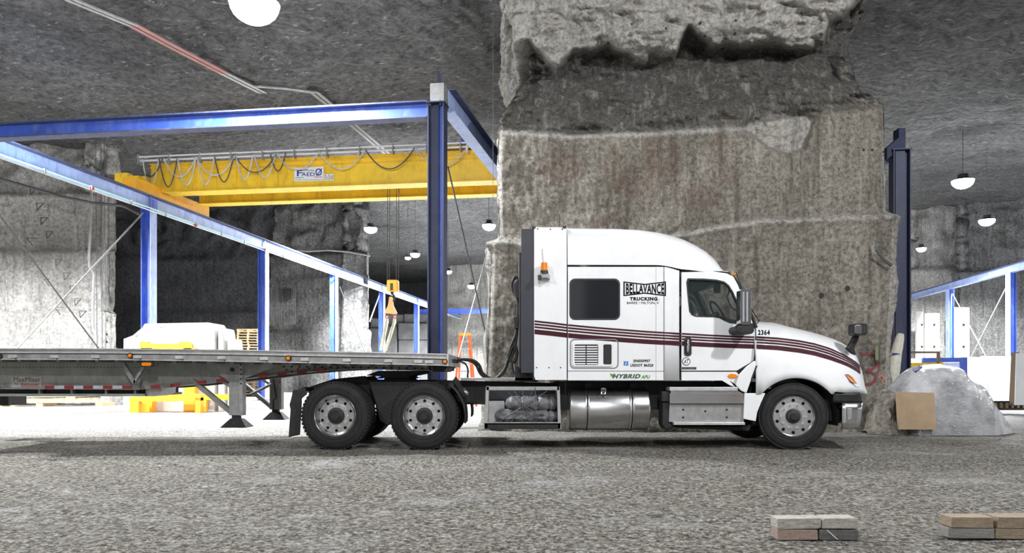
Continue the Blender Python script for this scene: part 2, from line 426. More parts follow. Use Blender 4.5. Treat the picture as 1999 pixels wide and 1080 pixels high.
# unseen lights, no fixtures: front ones inferred, bay ones added to brighten walls
for x, y, z, e in ((8.0, 4.5, 8.3, 1900), (-7.5, 1.5, 8.3, 1200), (0.5, -5, 8.3, 1700), (-20, 17, 8.3, 10500), (-13, 19, 8.4, 2600), (-8, 38, 8.4, 8500), (0, 62, 9, 9000), (24, 20, 8.4, 2500), (29, 45, 9, 8000)):
    l = bpy.data.lights.new('unseen_light', 'SPOT' if y > 10 else 'POINT')
    if y > 10: l.spot_size = math.radians(158); l.spot_blend = .35
    l.energy = e; l.shadow_soft_size = .25; l.color = (.97, .98, 1)
    o = bpy.data.objects.new('unseen_light', l); COL.objects.link(o); o.location = (x, y, z)

# ------------------------------------------------------------------ setting: ground
def fbm(p, o=5, H=.8): return noise.fractal(p, H, 2.1, o)
def asp(a, b, n, k):           # spacing dense in the middle
    return [math.sinh(k*(2*i/(n-1)-1))/math.sinh(k)*(b-a)/2+(a+b)/2 for i in range(n)]
gx = asp(-62, 62, 420, 4.2)
gy = [-14+i*.8 for i in range(20)]; y = gy[-1]
while y < 100:
    y += max(.035, .0105*max(y, 0)); gy.append(y)
def gz(x, y):
    z = .018*fbm(Vector((x*.7, y*.9, 1)), 4)
    z += .016*fbm(Vector((x*2.5, y*4, 5)), 4)*(1 if y < 20 else .5)
    d = abs(y-9.3+.12*math.sin(x*.6)); z -= .03*math.exp(-(d/.45)**2)
    d = abs(y-7.2+.1*math.sin(x*.5+1)); z -= .02*math.exp(-(d/.4)**2)
    if 11.2 < y < 14.6: z = min(z*.4, 0.004)
    return z-.012
rows = [[(x, y, gz(x, y)) for x in gx] for y in gy]
MB().grid(rows).build('floor', 'ground', kind='structure', smooth=180, recalc=False)
# loose grit near the viewer (uncountable)
b = MB()
for i in range(5200):
    y = random.uniform(4.2, 10.8); x = random.uniform(-.78, .78)*y
    r = random.choice((.004, .006, .008, .011, .016))*random.uniform(.7, 1.3)*(1 if random.random() < .97 else 2.2)
    z = gz(x, y); a = random.random()*3
    ca, sa = math.cos(a)*r, math.sin(a)*r
    b.add([(x+ca, y+sa, z), (x-sa, y+ca, z), (x-ca*1.4, y-sa*1.2, z), (x+sa, y-ca, z), (x+r*.2, y, z+r*.55)], [(0, 1, 4), (1, 2, 4), (2, 3, 4), (3, 0, 4)])
MB_g = b.build('loose_grit', paint('grit', (.22, .205, .18), .95, 0, .8, 30), kind='stuff', label='loose crushed stone grit scattered over the gravel floor in the foreground', cat='gravel', recalc=False)

# ------------------------------------------------------------------ ceiling
def cz(x, y):
    z = 9.75+2.3*sstep(24, 46, y)+1.6*sstep(12, 34, x)*sstep(18, 45, y)
    z += .35*fbm(Vector((x*.12, y*.12, 2)), 4)
    # scalloped roof: slanted ridges
    u = x*.55+y*.9; v = -x*.9+y*.55
    z += .10*noise.ridged_multi_fractal(Vector((u*.38, v*1.1, 4)), .9, 2.1, 5, 1.0, 2.0)
    z += .09*fbm(Vector((u*1.1, v*3.2, 9)), 5)
    return z
cx = asp(-62, 62, 430, 2.6); cy = [-14+i*1.2 for i in range(20)]; y = cy[-1]
while y < 100: y += .10+.0065*y; cy.append(y)
rows = [[(x, y, cz(x, y)) for x in cx] for y in cy]
MB().grid(rows).build('ceiling', 'ceiling', kind='structure', smooth=180, recalc=False)

# ------------------------------------------------------------------ the big rock pillar behind the truck
YP = 15.35
LEDGE = [(955, 256), (974, 256), (1110, 264), (1238, 260), (1438, 249), (1592, 224), (1724, 209), (1760, 209)]
LIGHT = [(1000, 70), (1040, 100), (1090, 152), (1120, 112), (1190, 106), (1240, 126), (1320, 118), (1345, 68), (1390, 100), (1480, 98), (1560, 106), (1608, 96), (1618, 60), (1690, 8), (1760, -60)]
LEFT = [(-420, 1000), (-60, 1000), (0, 1008), (60, 1030), (150, 1034), (195, 1000), (232, 976), (256, 974), (330, 972), (462, 974), (472, 960), (600, 956), (760, 950), (850, 948)]
RIGHT = [(-420, 1730), (0, 1700), (60, 1668), (95, 1655), (160, 1672), (207, 1726), (300, 1727), (412, 1730), (420, 1751), (520, 1748), (620, 1742), (740, 1736), (850, 1742)]
CHIP = [(1432, 250), (1470, 268), (1500, 292), (1540, 303), (1574, 294), (1596, 226), (1545, 208), (1500, 218)]
def inpoly(x, y, pl):
    c = False
    for i in range(len(pl)):
        (x1, y1), (x2, y2) = pl[i], pl[i-1]
        if (y1 > y) != (y2 > y) and x < (x2-x1)*(y-y1)/(y2-y1)+x1: c = not c
    return c
def dpoly(x, y, pl):
    m = 1e9
    for i in range(len(pl)):
        a = Vector(pl[i-1]); d = Vector(pl[i])-a; q = Vector((x, y))-a
        t = max(0, min(1, q.dot(d)/d.length_squared)); m = min(m, (q-d*t).length)
    return m
RUST = [(1095, 322, 55, 40), (1200, 330, 25, 55), (1255, 340, 40, 55), (1290, 318, 48, 60), (1402, 310, 18, 62), (1360, 385, 60, 28), (1425, 340, 20, 25), (1230, 360, 40, 30), (1180, 430, 60, 16)]
b = MB(); tone = []; wea_shade = []; rust = []; rows = []
NU = 330; SD = 34; py = -420.0; pys = []
while py < 862: pys.append(py); py += 3.6
for py in pys:
    XL = interp(LEFT, py); XR = interp(RIGHT, py); row = []
    for i in range(-SD, NU+SD+1):
        fx = max(0, min(1, i/NU)); px = lerp(XL, XR, fx)
        X, Z = PX(px, YP), PZ(py, YP)
        depth = 0
        if i < 0: depth = (-i/SD)**1.5*7.5
        if i > NU: depth = ((i-NU)/SD)**1.5*7.5
        yl = interp(LEDGE, px)+2.2*noise.noise(Vector((px*.05, 0, 0))); yt = interp(LIGHT, px)+4*noise.noise(Vector((px*.03, 3, 0)))+10*fbm(Vector((px*.02, py*.02, 7)), 3)
        up = sstep(yl+3, yl-9, py)
        d = 0.0; q = Vector((X, depth, Z))
        d += .05*fbm(q*1.3, 5)+.012*fbm(q*9, 4)
        d -= up*(.22+.75*sstep(yl-20, yl-130, py))
        yq = yt; ov0 = sstep(yq+4, yq-26, py)
        rough = .30*fbm(q*Vector((.9, .9, 1.6)), 6)+.13*noise.ridged_multi_fractal(Vector((X*.9+Z*.5, depth, Z*2.4)), .8, 2.2, 5, 1., 2.)-.1
        rough += ov0*.30*(noise.ridged_multi_fractal(Vector((X*.55+5, Z*.3, Z*1.3)), .9, 2.2, 4, 1., 2.)-.9)
        d += up*rough
        ov = sstep(yt+4, yt-26, py)
        d += ov*(.95+.25*sstep(yt, yt-120, py))
        y2 = 470 if px < 1020 else interp([(1020, 470), (1300, 462), (1400, 442), (1500, 428), (1620, 424), (1755, 417)], px)
        y2 += 4*noise.noise(Vector((px*.03, 8, 0)))
        d += .12*sstep(y2-5, y2+5, py)+.05*math.exp(-((py-y2-5)/6)**2)
        ch = 0
        if 1425 < px < 1600 and 200 < py < 310:
            dd = dpoly(px, py, CHIP)
            if inpoly(px, py, CHIP):
                ch = min(1, dd/7)
                rr = math.hypot(px-1520, (py-205)*1.0)
                d += -.30*ch+.014*math.sin(rr*.35)*ch+.16*sstep(95, 20, rr)*ch
        e = min(i, NU-i)
        if 0 <= e < 5: d -= .06*(1-e/5)**2
        if py > 800: d += .25*sstep(800, 862, py)*(.5+.5*noise.noise(Vector((X*2, Z*3, 0))))
        if i < 0: p = (X-d*.5+.1*fbm(q*.9, 4), YP+depth-d, Z)
        elif i > NU: p = (X+d*.5-.1*fbm(q*.9, 4), YP+depth-d, Z)
        else: p = (X, YP-d, Z)
        if True:
            s_ = (YP-d)/YP; p = (X*s_ if 0 <= i <= NU else p[0]*s_, p[1], EYE+(Z-EYE)*s_)
        row.append(p)
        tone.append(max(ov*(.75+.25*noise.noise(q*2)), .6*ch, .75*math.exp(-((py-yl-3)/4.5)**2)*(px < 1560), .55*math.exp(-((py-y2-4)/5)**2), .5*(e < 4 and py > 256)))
        wea_shade.append(up*(1-ov)*(.92-.25*sstep(yl-60, yl, py)))  # recess band darker: weathered rock, with its shade put into the colour
        rr = 0
        for a, c, w, h in RUST:
            rr = max(rr, 1-((px-a)/w)**2-((py-c)/h)**2)
        rust.append(max(0, min(1, rr*1.8))*.85)
    rows.append(row)
b.grid(rows)
pil = b.build('wall_pillar', 'pillar', kind='structure', smooth=180, recalc=False, attrs={'tone': tone, 'weather_shade': wea_shade, 'rust': rust})
from mathutils.bvhtree import BVHTree
BV = BVHTree.FromPolygons([Vector(v) for v in b.v], b.f)
def hit(px, py, off=.0):
    o = Vector((0, 0, EYE)); d = (P(px, py, 1)-o).normalized(); h = BV.ray_cast(o, d)[0]
    return h-d*off if h else P(px, py, YP)
for px, py, r in ((1604, 577, 5), (1655, 563, 5), (1686, 293, 2.5), (1703, 293, 2.5), (1724, 297, 2), (1342, 228, 2.5), (1233, 48, 2.5), (1437, 40, 2.5), (1368, 44, 2), (1377, 68, 2.5), (1436, 65, 2.5), (1411, 94, 2.5), (1300, 55, 2), (1188, 83, 2), (1352, 98, 2), (1370, 202, 2)):
    p = hit(px, py); b = MB(); b.cyl((p.x, p.y-.012, p.z), (p.x, p.y+.05, p.z), r*YP/F, 14); b.build('drill_hole', 'hole', pil)
# graffiti on the pillar (flat paint)
def spl2(l):
    o = []
    for (a, c), (e, f) in zip(l, l[1:]): o += [(lerp(a, e, k/4), lerp(c, f, k/4)) for k in range(4)]
    return o+[l[-1]]
def spray(pts, r, mat, name, Y=YP-.235):
    b = MB(); q = [hit(x, y, .02) for x, y in spl2(pts)]
    vs = []; fs = []
    for i, p in enumerate(q):
        t = (q[min(i+1, len(q)-1)]-q[max(i-1, 0)]).normalized(); n = Vector((-t.z, 0, t.x))
        w = r*Y/F*(.8+.3*noise.noise(p*9)); vs += [p+n*w, p-n*w]
    fs = [(2*i, 2*i+1, 2*i+3, 2*i+2) for i in range(len(q)-1)]
    b.add(vs, fs); return b.build(name, mat, pil, recalc=False)
spray([(1682, 692), (1695, 690), (1706, 694), (1713, 702), (1711, 714), (1702, 722), (1690, 725), (1702, 726), (1710, 733), (1709, 744), (1700, 750), (1688, 751), (1680, 748)], 3.2, 'graffiti', 'graffiti')
spray([(1712, 700), (1718, 708), (1716, 724), (1712, 728)], 1.6, 'graffiti', 'graffiti')
spray([(1716, 738), (1722, 733), (1727, 739), (1722, 745), (1726, 750)], 1.6, paint('orange_spray', (.5, .2, .12), .9), 'graffiti')
spray([(991, 636), (991, 660), (991, 648), (998, 640), (1000, 632)], .7, paint('green_spray', (.09, .15, .09), .9), 'graffiti', YP-.20)

# ------------------------------------------------------------------ other rock walls
def rockwall(name, pts, z0, z1, mat, res=.16, amp=.25, ledges=(), seed=0, rim=.35):
    """plan polyline (X,Y) extruded up, quarried in benches; pts run left to right seen from the front"""
    P2 = [Vector(p) for p in pts]; S = []; N = []
    for a, c in zip(P2, P2[1:]):
        n = max(2, int((c-a).length/res))
        for k in range(n):
            S.append(a+(c-a)*k/n); d = (c-a).normalized(); N.append(Vector((d.y, -d.x)))
    S.append(P2[-1]); N.append(N[-1]); rows = []; nz = int((z1-z0)/res)
    for j in range(nz+1):
        z = z0+(z1-z0)*j/nz; row = []
        for s, n in zip(S, N):
            q = Vector((s.x+seed*17, s.y, z))
            d = amp*.25*fbm(q*.5, 4)+.03*fbm(q*3.5, 5)
            tops = 0
            for zl, off, rough in ledges:
                zz = zl+.12*noise.noise(Vector((s.x*.5, s.y*.5, seed)))
                k = sstep(zz-.06, zz+.06, z); d -= off*k; tops = max(tops, rough*k)
                d += .05*math.exp(-((z-zz+.08)/.09)**2)
            d += tops*(amp*fbm(q*.9, 6)+amp*.4*noise.ridged_multi_fractal(q*1.1, .8, 2.1, 5, 1., 2.)-amp*.3)
            row.append((s.x+n.x*d, s.y+n.y*d, z))
        rows.append(row)
    return MB().grid(rows).build(name, mat, kind='structure', smooth=180, recalc=False)
rockwall('wall_unseen', [(-30, -13), (-11, -12), (-10, -11), (-3.5, -10.5), (-3, -13)][::-1], -.2, 12, 'midrock', .4, .3, ((3, .2, .1), (7, .4, .6)), 11)  # both unseen walls behind the viewer are added to vary metal reflections
rockwall('wall_unseen_right', [(3.5, -15), (4, -12), (13, -11.5), (14, -14), (34, -15)][::-1], -.2, 12, 'midrock', .4, .3, ((3, .2, .1), (7, .4, .6)), 12)
# pale lit pillar at the left edge, its lower benches stepping out
wl = rockwall('wall_left', [(-40, 27.5), (-15.2, 28.0), (-14.85, 28.4), (-22.4, 40)], -.2, 13, 'litrock', .14, .3, ((.95, .12, 0), (2.1, .18, .15), (3.55, .42, .25), (5.9, .1, .1), (8.2, .35, 1)), 1)
rockwall('wall_back', [(-34, 52), (-25.5, 49), (-15.6, 48.3)], -.2, 14, 'darkrock', .25, .5, ((3.2, .15, .2), (5.2, .2, 0), (8.9, .4, 1)), 2)
rockwall('wall_middle', [(-15.8, 48), (-10.9, 46.6), (-10.6, 46.0), (-8.75, 46.2), (-8.8, 46.8), (-13.5, 62)], -.2, 14, 'midrock', .18, .45, ((2.35, .12, .1), (3.9, .12, .2), (7.3, .12, 0), (8.8, .5, 1)), 3)
rockwall('wall_recess', [(-22, 92), (-12, 90), (-6, 84)], -.2, 15, 'darkrock', .4, .6, ((6, .5, .2),), 4)
rockwall('wall_far', [(-7.4, 86), (-7.2, 76), (3, 75), (9, 74)], -.2, 15, 'litrock', .3, .4, ((4, .2, .2), (8.2, .2, .5),), 5)
rockwall('wall_right', [(22.0, 80), (33.5, 66.0), (35.3, 62.0), (41.5, 60.5), (43, 56), (46, 50), (62, 49)], -.2, 17, 'midrock', .28, .5, ((4.2, .25, .2), (8.6, .3, .3), (11, .5, 1)), 6)
rockwall('wall_right_pillar', [(29.5, 63), (29.6, 55.4), (34.4, 54.4), (35.2, 60)], -.2, 16, 'litrock', .25, .45, ((3.2, .2, .1), (9.0, .6, .8)), 7)
rockwall('wall_right_corner', [(32.2, 62), (32.3, 53.6), (37.9, 52.2), (38.3, 60)], -.2, 16, 'midrock', .2, .4, ((3.0, .12, .1), (5.2, .15, .15), (8.6, .6, .8)), 8)
# ------------------------------------------------------------------ blue gantry frames
U = Vector((.990, -.1386, 0)); V = Vector((.1386, .990, 0)); UP = Vector((0, 0, 1))
def zrot(ax, wd):
    ax = Vector(ax).normalized(); wd = Vector(wd).normalized(); return Matrix((ax, wd, ax.cross(wd))).transposed()
RU = zrot(U, V)                                # local x=U, y=V, z=up
def lc(c, u, v, z): return Vector(c)+U*u+V*v+UP*z
def column(c, h, wu, wv, label, fl='bluew', wb='blue', group='blue steel runway columns', tf=.03):
    """H column: two flanges facing +-U, one web"""
    t = empty('steel_column', (c[0], c[1], 0), label, 'column', group)
    b = MB(); b.box(lc((c[0], c[1], 0), 0, 0, h/2), (wu-2*tf, .022, h), RU); b.build('web', wb, t)
    for s in (-1, 1):
        b = MB(); b.box(lc((c[0], c[1], 0), s*(wu/2-tf/2), 0, h/2), (tf, wv, h), RU); b.build('flange', fl if s > 0 else wb, t)  # right flange paler: light falling on that side is put into its colour
    b = MB(); b.box(lc((c[0], c[1], 0), 0, 0, .012), (wu+.12, wv+.12, .024), RU); b.build('base_plate', wb, t)
    b = MB(); b.box(lc((c[0], c[1], 0), 0, 0, h+.01), (wu+.04, wv+.02, .02), RU); b.build('cap_plate', wb, t)
    return t
ZR = EYE+6.0
def LX(Y): return -13.1+.14*(Y-19)
names = ['nearest blue column under the left runway rail, rising behind the white stone blocks', 'second blue column of the left runway, beside the pallet stack', 'third blue column of the left runway, in front of the pale rock corner', 'fourth blue column of the left runway, behind the hanging slings', 'farthest blue column of the left runway, just left of the tall near column']
for Y, n in zip((25.06, 33.2, 41.5, 50.0, 58.7), names):
    column((LX(Y), Y), ZR-.47, .36, .34, n)
# left runway girder with conductor rail
def girder(t, a, b, w, h, web='bluew', top='beamtop', bot='bluew', ht=.03):
    a, b = Vector(a), Vector(b); ax = (b-a).normalized(); wd = ax.cross(UP).normalized(); R = Matrix((ax, wd, ax.cross(wd))).transposed()
    upv = wd.cross(ax); L = (b-a).length; c = (a+b)/2
    MB().box(c-upv*ht/2, (L, w, ht), R).build('top_flange', top, t)
    MB().box(c-upv*h/2, (L, .018, h-2*ht), R).build('web', web, t)
    MB().box(c-upv*(h-ht/2), (L, w, ht), R).build('bottom_flange', bot, t)
    return ax, wd, upv
g = empty('runway_girder', (LX(16), 16, ZR-.45), 'long pale blue runway girder sloping from the left edge to the tall column', 'girder')
A, B = Vector((LX(15), 15, ZR)), Vector((LX(75), 75, ZR)); ax, wd, _ = girder(g, A, B, .30, .44)
MB().box((A+B)/2+UP*.035, ((B-A).length, .06, .06), Matrix((ax, wd, ax.cross(wd))).transposed()).build('crane_rail', 'beamtop', g)
MB().tube([A+wd*.32-UP*.50, B+wd*.32-UP*.50], .022, 6).build('conductor_rail', 'cyan', g)
MB().tube([A+wd*.30-UP*.58, B+wd*.30-UP*.58], .02, 6).build('conductor_rail', 'palepanel', g)
y = 16.5
while y < 62:
    c = Vector((LX(y), y, ZR)); b = MB(); b.box(c+wd*.24-UP*.47, (.03, .22, .04), RU); b.box(c+wd*.33-UP*.53, (.05, .04, .14), RU); b.build('rail_bracket', 'galv', g)
    if abs((y-16.5) % 5.4) < .01: MB().box(c+wd*.33-UP*.545, (.1, .09, .09), RU).build('insulator', 'redprint', g)
    y += 1.8
for Y in (25.06, 33.2, 41.5, 50.0, 58.7):
    c = Vector((LX(Y), Y, ZR)); MB().box(c+wd*.075-UP*.22, (.02, .13, .38), RU).build('stiffener', 'blue', g); MB().box(c+V*.3+wd*.02-UP*.22, (.012, .26, .3), RU).build('splice_plate', 'blue', g)
# tall near column
YC = 16.0; XC = PX(854.5, YC)
t = empty('tall_steel_column', (XC, YC, 0), 'tall near blue column standing behind the front end of the trailer', 'column')
hC = PZ(206, YC)
for s, m in ((-1, 'navy'), (1, 'bluew')):
    MB().box(lc((XC, YC, 0), s*.165, 0, hC/2), (.026, .36, hC), RU).build('flange', 'navy' if s < 0 else 'navy', t)
MB().box(lc((XC, YC, 0), 0, .02, hC/2), (.31, .02, hC), RU).build('web', 'blue', t)
MB().box(lc((XC, YC, 0), -.06, -.05, hC/2), (.2, .018, hC), RU).build('cover_plate', 'navy', t)
MB().box(lc((XC, YC, 0), 0, 0, hC+.012), (.42, .42, .024), RU).build('cap_plate', 'navy', t)
b = MB()
for u in (-.12, .1):
    b.cyl(lc((XC, YC, 0), u, -.16, hC-.06), lc((XC, YC, 0), u, -.16, hC+.05), .018, 6)
b.build('bolt', 'navy', t, kind='stuff')
MB().box(lc((XC, YC, 0), 0, 0, .015), (.5, .5, .03), RU).build('base_plate', 'navy', t)
# head box and spike on top
hb = empty('column_head', (XC, YC, hC+.02), 'grey steel head box with a short spike on top of the tall column', 'bracket')
zt = PZ(168, YC)
MB().box(lc((XC, YC, 0), .03, 0, (zt+hC)/2+.012), (.30, .34, zt-hC-.03), RU).build('head_box', 'galv', hb)
b = MB(); b.cyl(lc((XC, YC, 0), .05, 0, zt), lc((XC, YC, 0), .03, 0, PZ(143, YC)), .07, 4, .035); b.build('spike', 'navy', hb)
# front cross beam running left, and receding beam running to the right runway
t = empty('cross_beam', lc((XC, YC, 0), -.2, 0, hC), 'blue cross beam spanning the top left of the photo to the tall column', 'beam')
a = lc((XC, YC, 0), -.2, 0, PZ(199, YC)); e = a-U*13.5; girder(t, e, a, .30, .36, web='blue', bot='beamtop')
t = empty('runway_girder', lc((XC, YC, 0), .2, .1, hC), 'steep blue girder from the tall column head back to the rock pillar', 'girder')
a = lc((XC, YC, 0), .20, .2, zt); e = a+Vector((.19, .98, 0)).normalized()*13
girder(t, a, e, .30, .52, web='bluew', top='beamtop', bot='bluew')
# dark column right of the rock pillar
YD = 16.6
t = empty('steel_column', (PX(1757, YD), YD, 0), 'dark navy column standing tight against the right side of the rock pillar', 'column')
c = (PX(1757, YD), YD, 0); hD = PZ(296, YD)
MB().box(lc(c, 0, .02, hD/2), (.33, .02, hD), RU).build('web', 'navy', t)
for s in (-1, 1): MB().box(lc(c, s*.17, 0, hD/2), (.025, .30, hD), RU).build('flange', 'navy', t)
MB().box(lc(c, -.02, -.08, hD/2), (.2, .018, hD), RU).build('cover_plate', 'navy', t)
MB().box(lc(c, 0, 0, hD+.012), (.40, .34, .024), RU).build('cap_plate', 'navy', t)
t = empty('steel_bracket', (c[0], c[1], hD+.03), 'dark angled bracket with a short post on the right-hand dark column', 'bracket')
MB().prism([(1746, 294), (1766, 294), (1766, 251), (1753, 251), (1753, 270), (1730, 290), (1730, 312), (1746, 300)], YD-.05, YD+.2, YD).build('gusset', 'navy', t)
b = MB(); b.tube([P(1730, 318, YD+.3), P(1742, 310, YD+.3)], .06, 6); b.build('brace', 'bluew', t); MB().tube([P(1775, 316, YD), P(1790, 306, YD+.1)], .035, 5).build('stub', 'galv', t)
# right bay runway
def RXX(Y): return 27.2+.17*(Y-39.5)
for Y, n in zip((40.8, 48.8, 56.9), ('nearest blue column of the right bay, near the right edge', 'middle blue column of the right bay behind the plastic heap', 'thin farthest blue column of the right bay beside the dark column')):
    t = empty('steel_column', (RXX(Y), Y, 0), n, 'column', 'blue columns of the right bay')
    c = (RXX(Y), Y, 0); h = ZR-.47
    MB().box(lc(c, 0, 0, h/2), (.30, .02, h), RU).build('web', 'blue', t)
    MB().box(lc(c, -.17, -.02, h/2), (.03, .5, h), RU).build('flange', 'bluew', t); MB().box(lc(c, .17, 0, h/2), (.03, .34, h), RU).build('flange', 'blue', t)
    MB().box(lc(c, -.02, -.1, h/2), (.22, .02, h), RU).build('cover_plate', 'blue', t)
    MB().box(lc(c, 0, 0, .012), (.5, .5, .024), RU).build('base_plate', 'blue', t)
t = empty('runway_girder', (RXX(30), 30, ZR-.45), 'pale blue runway girder rising to the right edge over the right bay', 'girder')
girder(t, (RXX(30), 30, ZR), (RXX(72), 72, ZR), .30, .44)
t = empty('cross_beam', (0, 68, ZR), 'thin blue beam across the far bright bay behind the ladder', 'beam')
girder(t, (-9, 69.2, ZR), (6, 67.2, ZR), .3, .44, web='blue', top='blue', bot='blue')

# rod braces on the columns
def wire(name, pts, r, mat, label, cat='cable', group=None, parent=None):
    return MB().tube(pts, r, 6).build(name, mat, parent, label=label, cat=cat, group=group)
Y1 = 25.0
wire('brace_rod', [Vector((LX(25)-.1, 24.9, ZR-.6)), P(32, 683, 21.0)], .028, 'galv', 'pale diagonal brace rod rising to the nearest left column', 'rod')
wire('brace_rod', [P(-10, 408, 18.9), P(200, 690, 23.2)], .022, 'dcable', 'dark diagonal brace rod crossing the pale rock at left', 'rod')
wire('brace_rod', [Vector((LX(50)-.1, 49.8, ZR-.6)), P(722, 628, 47)], .04, 'galv', 'pale short brace rod beside the hanging slings', 'rod')
wire('brace_rod', [P(664, 560, 42), P(714, 692, 45)], .02, 'dcable', 'thin dark diagonal rod in front of the pale rock corner', 'rod')
wire('guy_cable', [P(875, 325, 16.2), P(957, 690, 18.5)], .018, 'dcable', 'long dark guy cable from the tall column down behind the truck', 'cable')
wire('guy_cable', [P(955, 480, 20), P(893, 706, 19)], .018, 'cable', 'pale guy cable crossing in front of the orange stepladder', 'cable')
wire('hanging_wire', [P(963, 0, 15.2), P(963, 445, 15.2)], .005, 'dcable', 'thin vertical wire along the left side of the rock pillar', 'wire')
wire('brace_rod', [Vector((RXX(41), 40.9, ZR-.75)), P(1892, 705, 44)], .035, 'galv', 'long pale brace rod down from the nearest right bay column', 'rod')
wire('brace_rod', [P(1858, 570, 48.6), P(1925, 696, 45)], .03, 'galv', 'pale brace rod down from the middle right bay column', 'rod')
wire('wall_cable', [P(x, y, 46.2) for x, y in ((560, 488), (600, 491), (640, 489), (680, 492), (722, 500))], .05, 'galv', 'grey cable running across the rock above the middle wall', 'cable')
wire('wall_cable', [P(x, y, 26.6) for x, y in ((-10, 346), (60, 366), (120, 384), (180, 396), (240, 402), (276, 420))], .05, 'dcable', 'dark sagging cable across the pale rock below the girder', 'cable')
wire('wall_pipe', [P(x, y, 26.9) for x, y in ((180, 325), (179, 380), (177, 440), (174, 505), (175, 520), (184, 535), (182, 600), (183, 640), (190, 655), (189, 690))], .045, 'galv', 'thin kinked pipe running down the pale rock at left', 'pipe')
for i, x in enumerate((190, 200, 207)):
    wire('hanging_wire', [P(x-3, 200, 26.4), P(x, 690, 26.7)], .012, 'dcable', ('first', 'second', 'third')[i]+' thin vertical wire right of the kinked pipe on the pale rock', 'wire', 'wires beside the kinked pipe')
# zig-zag step marks on the pale rock
for x, y, s in ((65, 372, 1), (78, 402, 1), (86, 430, 1), (97, 457, 1), (108, 484, 1), (115, 511, 1), (131, 538, 1), (143, 563, 1), (152, 588, 1), (162, 612, 1), (62, 470, 1.6), (115, 605, 1.4), (92, 550, .9)):
    b = MB(); Yw = 26.95
    q = [P(x-6*s, y-5, Yw), P(x+7*s, y-5, Yw), P(x-5*s+(0 if s == 1 else 10), y+9, Yw)]
    for k in range(3 if s == 1 else 2): b.tube([q[0 if k == 1 and s != 1 else k], q[(k+1) % 3 if not (k == 1 and s != 1) else 2]], .016, 4)
    b.build('step_mark', 'mark', wl)
# ceiling cable bundle
def bundle(pts, n, mat, label, r=.03):
    t = empty('roof_cable_bundle', P(*pts[0]), label, 'cables', 'cable bundles under the roof')
    for k in range(n):
        b = MB(); b.tube([P(*p)+Vector(((k-n/2)*.085, 0, -.02*(k % 2))) for p in pts], r, 5); b.build('cable', mat, t)
zc = lambda py: 1450*(8.35)/(730-py)
def cp(l): return [(x, y, zc(y)) for x, y in l]
bundle(cp([(60, -40), (150, 2), (262, 48)]), 4, 'galv', 'grey cable bundle under the roof at the top left corner')
bundle(cp([(262, 48), (330, 85), (440, 142)]), 4, 'pink', 'pinkish sleeved cable bundle under the roof left of the big lamp')
bundle(cp([(440, 142), (515, 180)]), 4, 'galv', 'short grey cable bundle under the roof below the big lamp')
bundle(cp([(505, 168), (560, 172), (617, 180), (650, 207), (700, 250), (762, 303)]), 4, 'galv', 'bent grey cable bundle under the roof leading down to the crane')

# ------------------------------------------------------------------ yellow overhead crane
Y0 = 26.6; O = Vector((PX(330, Y0), Y0, 0)); ZB = EYE+6.38; ZT = EYE+7.38; LC = 12.6
cr = empty('overhead_crane', (O.x, O.y, ZB), 'yellow double girder overhead crane spanning the bay between runways', 'crane')
def cb(u0, u1, v0, v1, z0, z1): return MB().box(O+U*(u0+u1)/2+V*(v0+v1)/2+UP*(z0+z1)/2, (u1-u0, v1-v0, z1-z0), RU)
cb(-.35, LC, -.5, -.48, ZB, ZT-.02).build('girder_web', 'yellow', cr)
cb(-.35, LC, -.08, -.06, ZB, ZT-.02).build('girder_web', 'yellow', cr)
cb(-.4, LC, -.56, 0, ZT-.02, ZT).build('girder_top_flange', 'yellow', cr)
cb(.2, LC, -.58, .02, ZB-.03, ZB).build('girder_bottom_flange', 'yellow', cr)
cb(-.35, LC, -.56, -.5, ZT-.16, ZT-.12).build('girder_rib', 'yellow', cr); cb(1.0, LC, -.53, -.5, ZT-.30, ZT-.28).build('girder_rib', 'yellow', cr)
cb(.4, LC, 1.3, 1.32, ZB-.0, ZT-.02).build('far_girder_web', 'yellow', cr); cb(.3, LC, 1.22, 1.72, ZB-.03, ZB).build('far_girder_flange', 'yellow', cr)
cb(-.4, LC, 1.22, 1.72, ZT-.02, ZT).build('far_girder_flange', 'yellow', cr)
u = .6
while u < 5: cb(u, u+.025, -.55, -.5, ZB, ZT-.18).build('stiffener', 'yellow', cr); u += .75
# end carriage along V on the left runway rail, with wheels
e1 = cb(-.45, .05, -1.9, 2.6, ZR+.12, ZR+.55).build('end_carriage', 'orange_y', cr, bevel=.02)
cb(-.9, -.35, -1.2, -.8, ZB+.05, ZB+.42).build('buffer_box', 'yellow', cr); cb(-1.5, -.6, -.4, .1, ZB+.12, ZB+.62).build('end_bracket', 'yellow', cr)
cb(-1.9, -1.4, -.3, .0, ZB+.2, ZB+.8).build('end_bracket', 'yellow', cr)
for v in (-1.6, 2.3):
    b = MB(); c = O+U*-.2+V*v+UP*(ZR+.17); b.cyl(c-U*.06, c+U*.06, .11, 18); b.build('wheel', 'chassis', cr)
cb(LC-.5, LC, -1.9, 2.6, ZR+.3, ZR+.75).build('end_carriage', 'orange_y', cr)
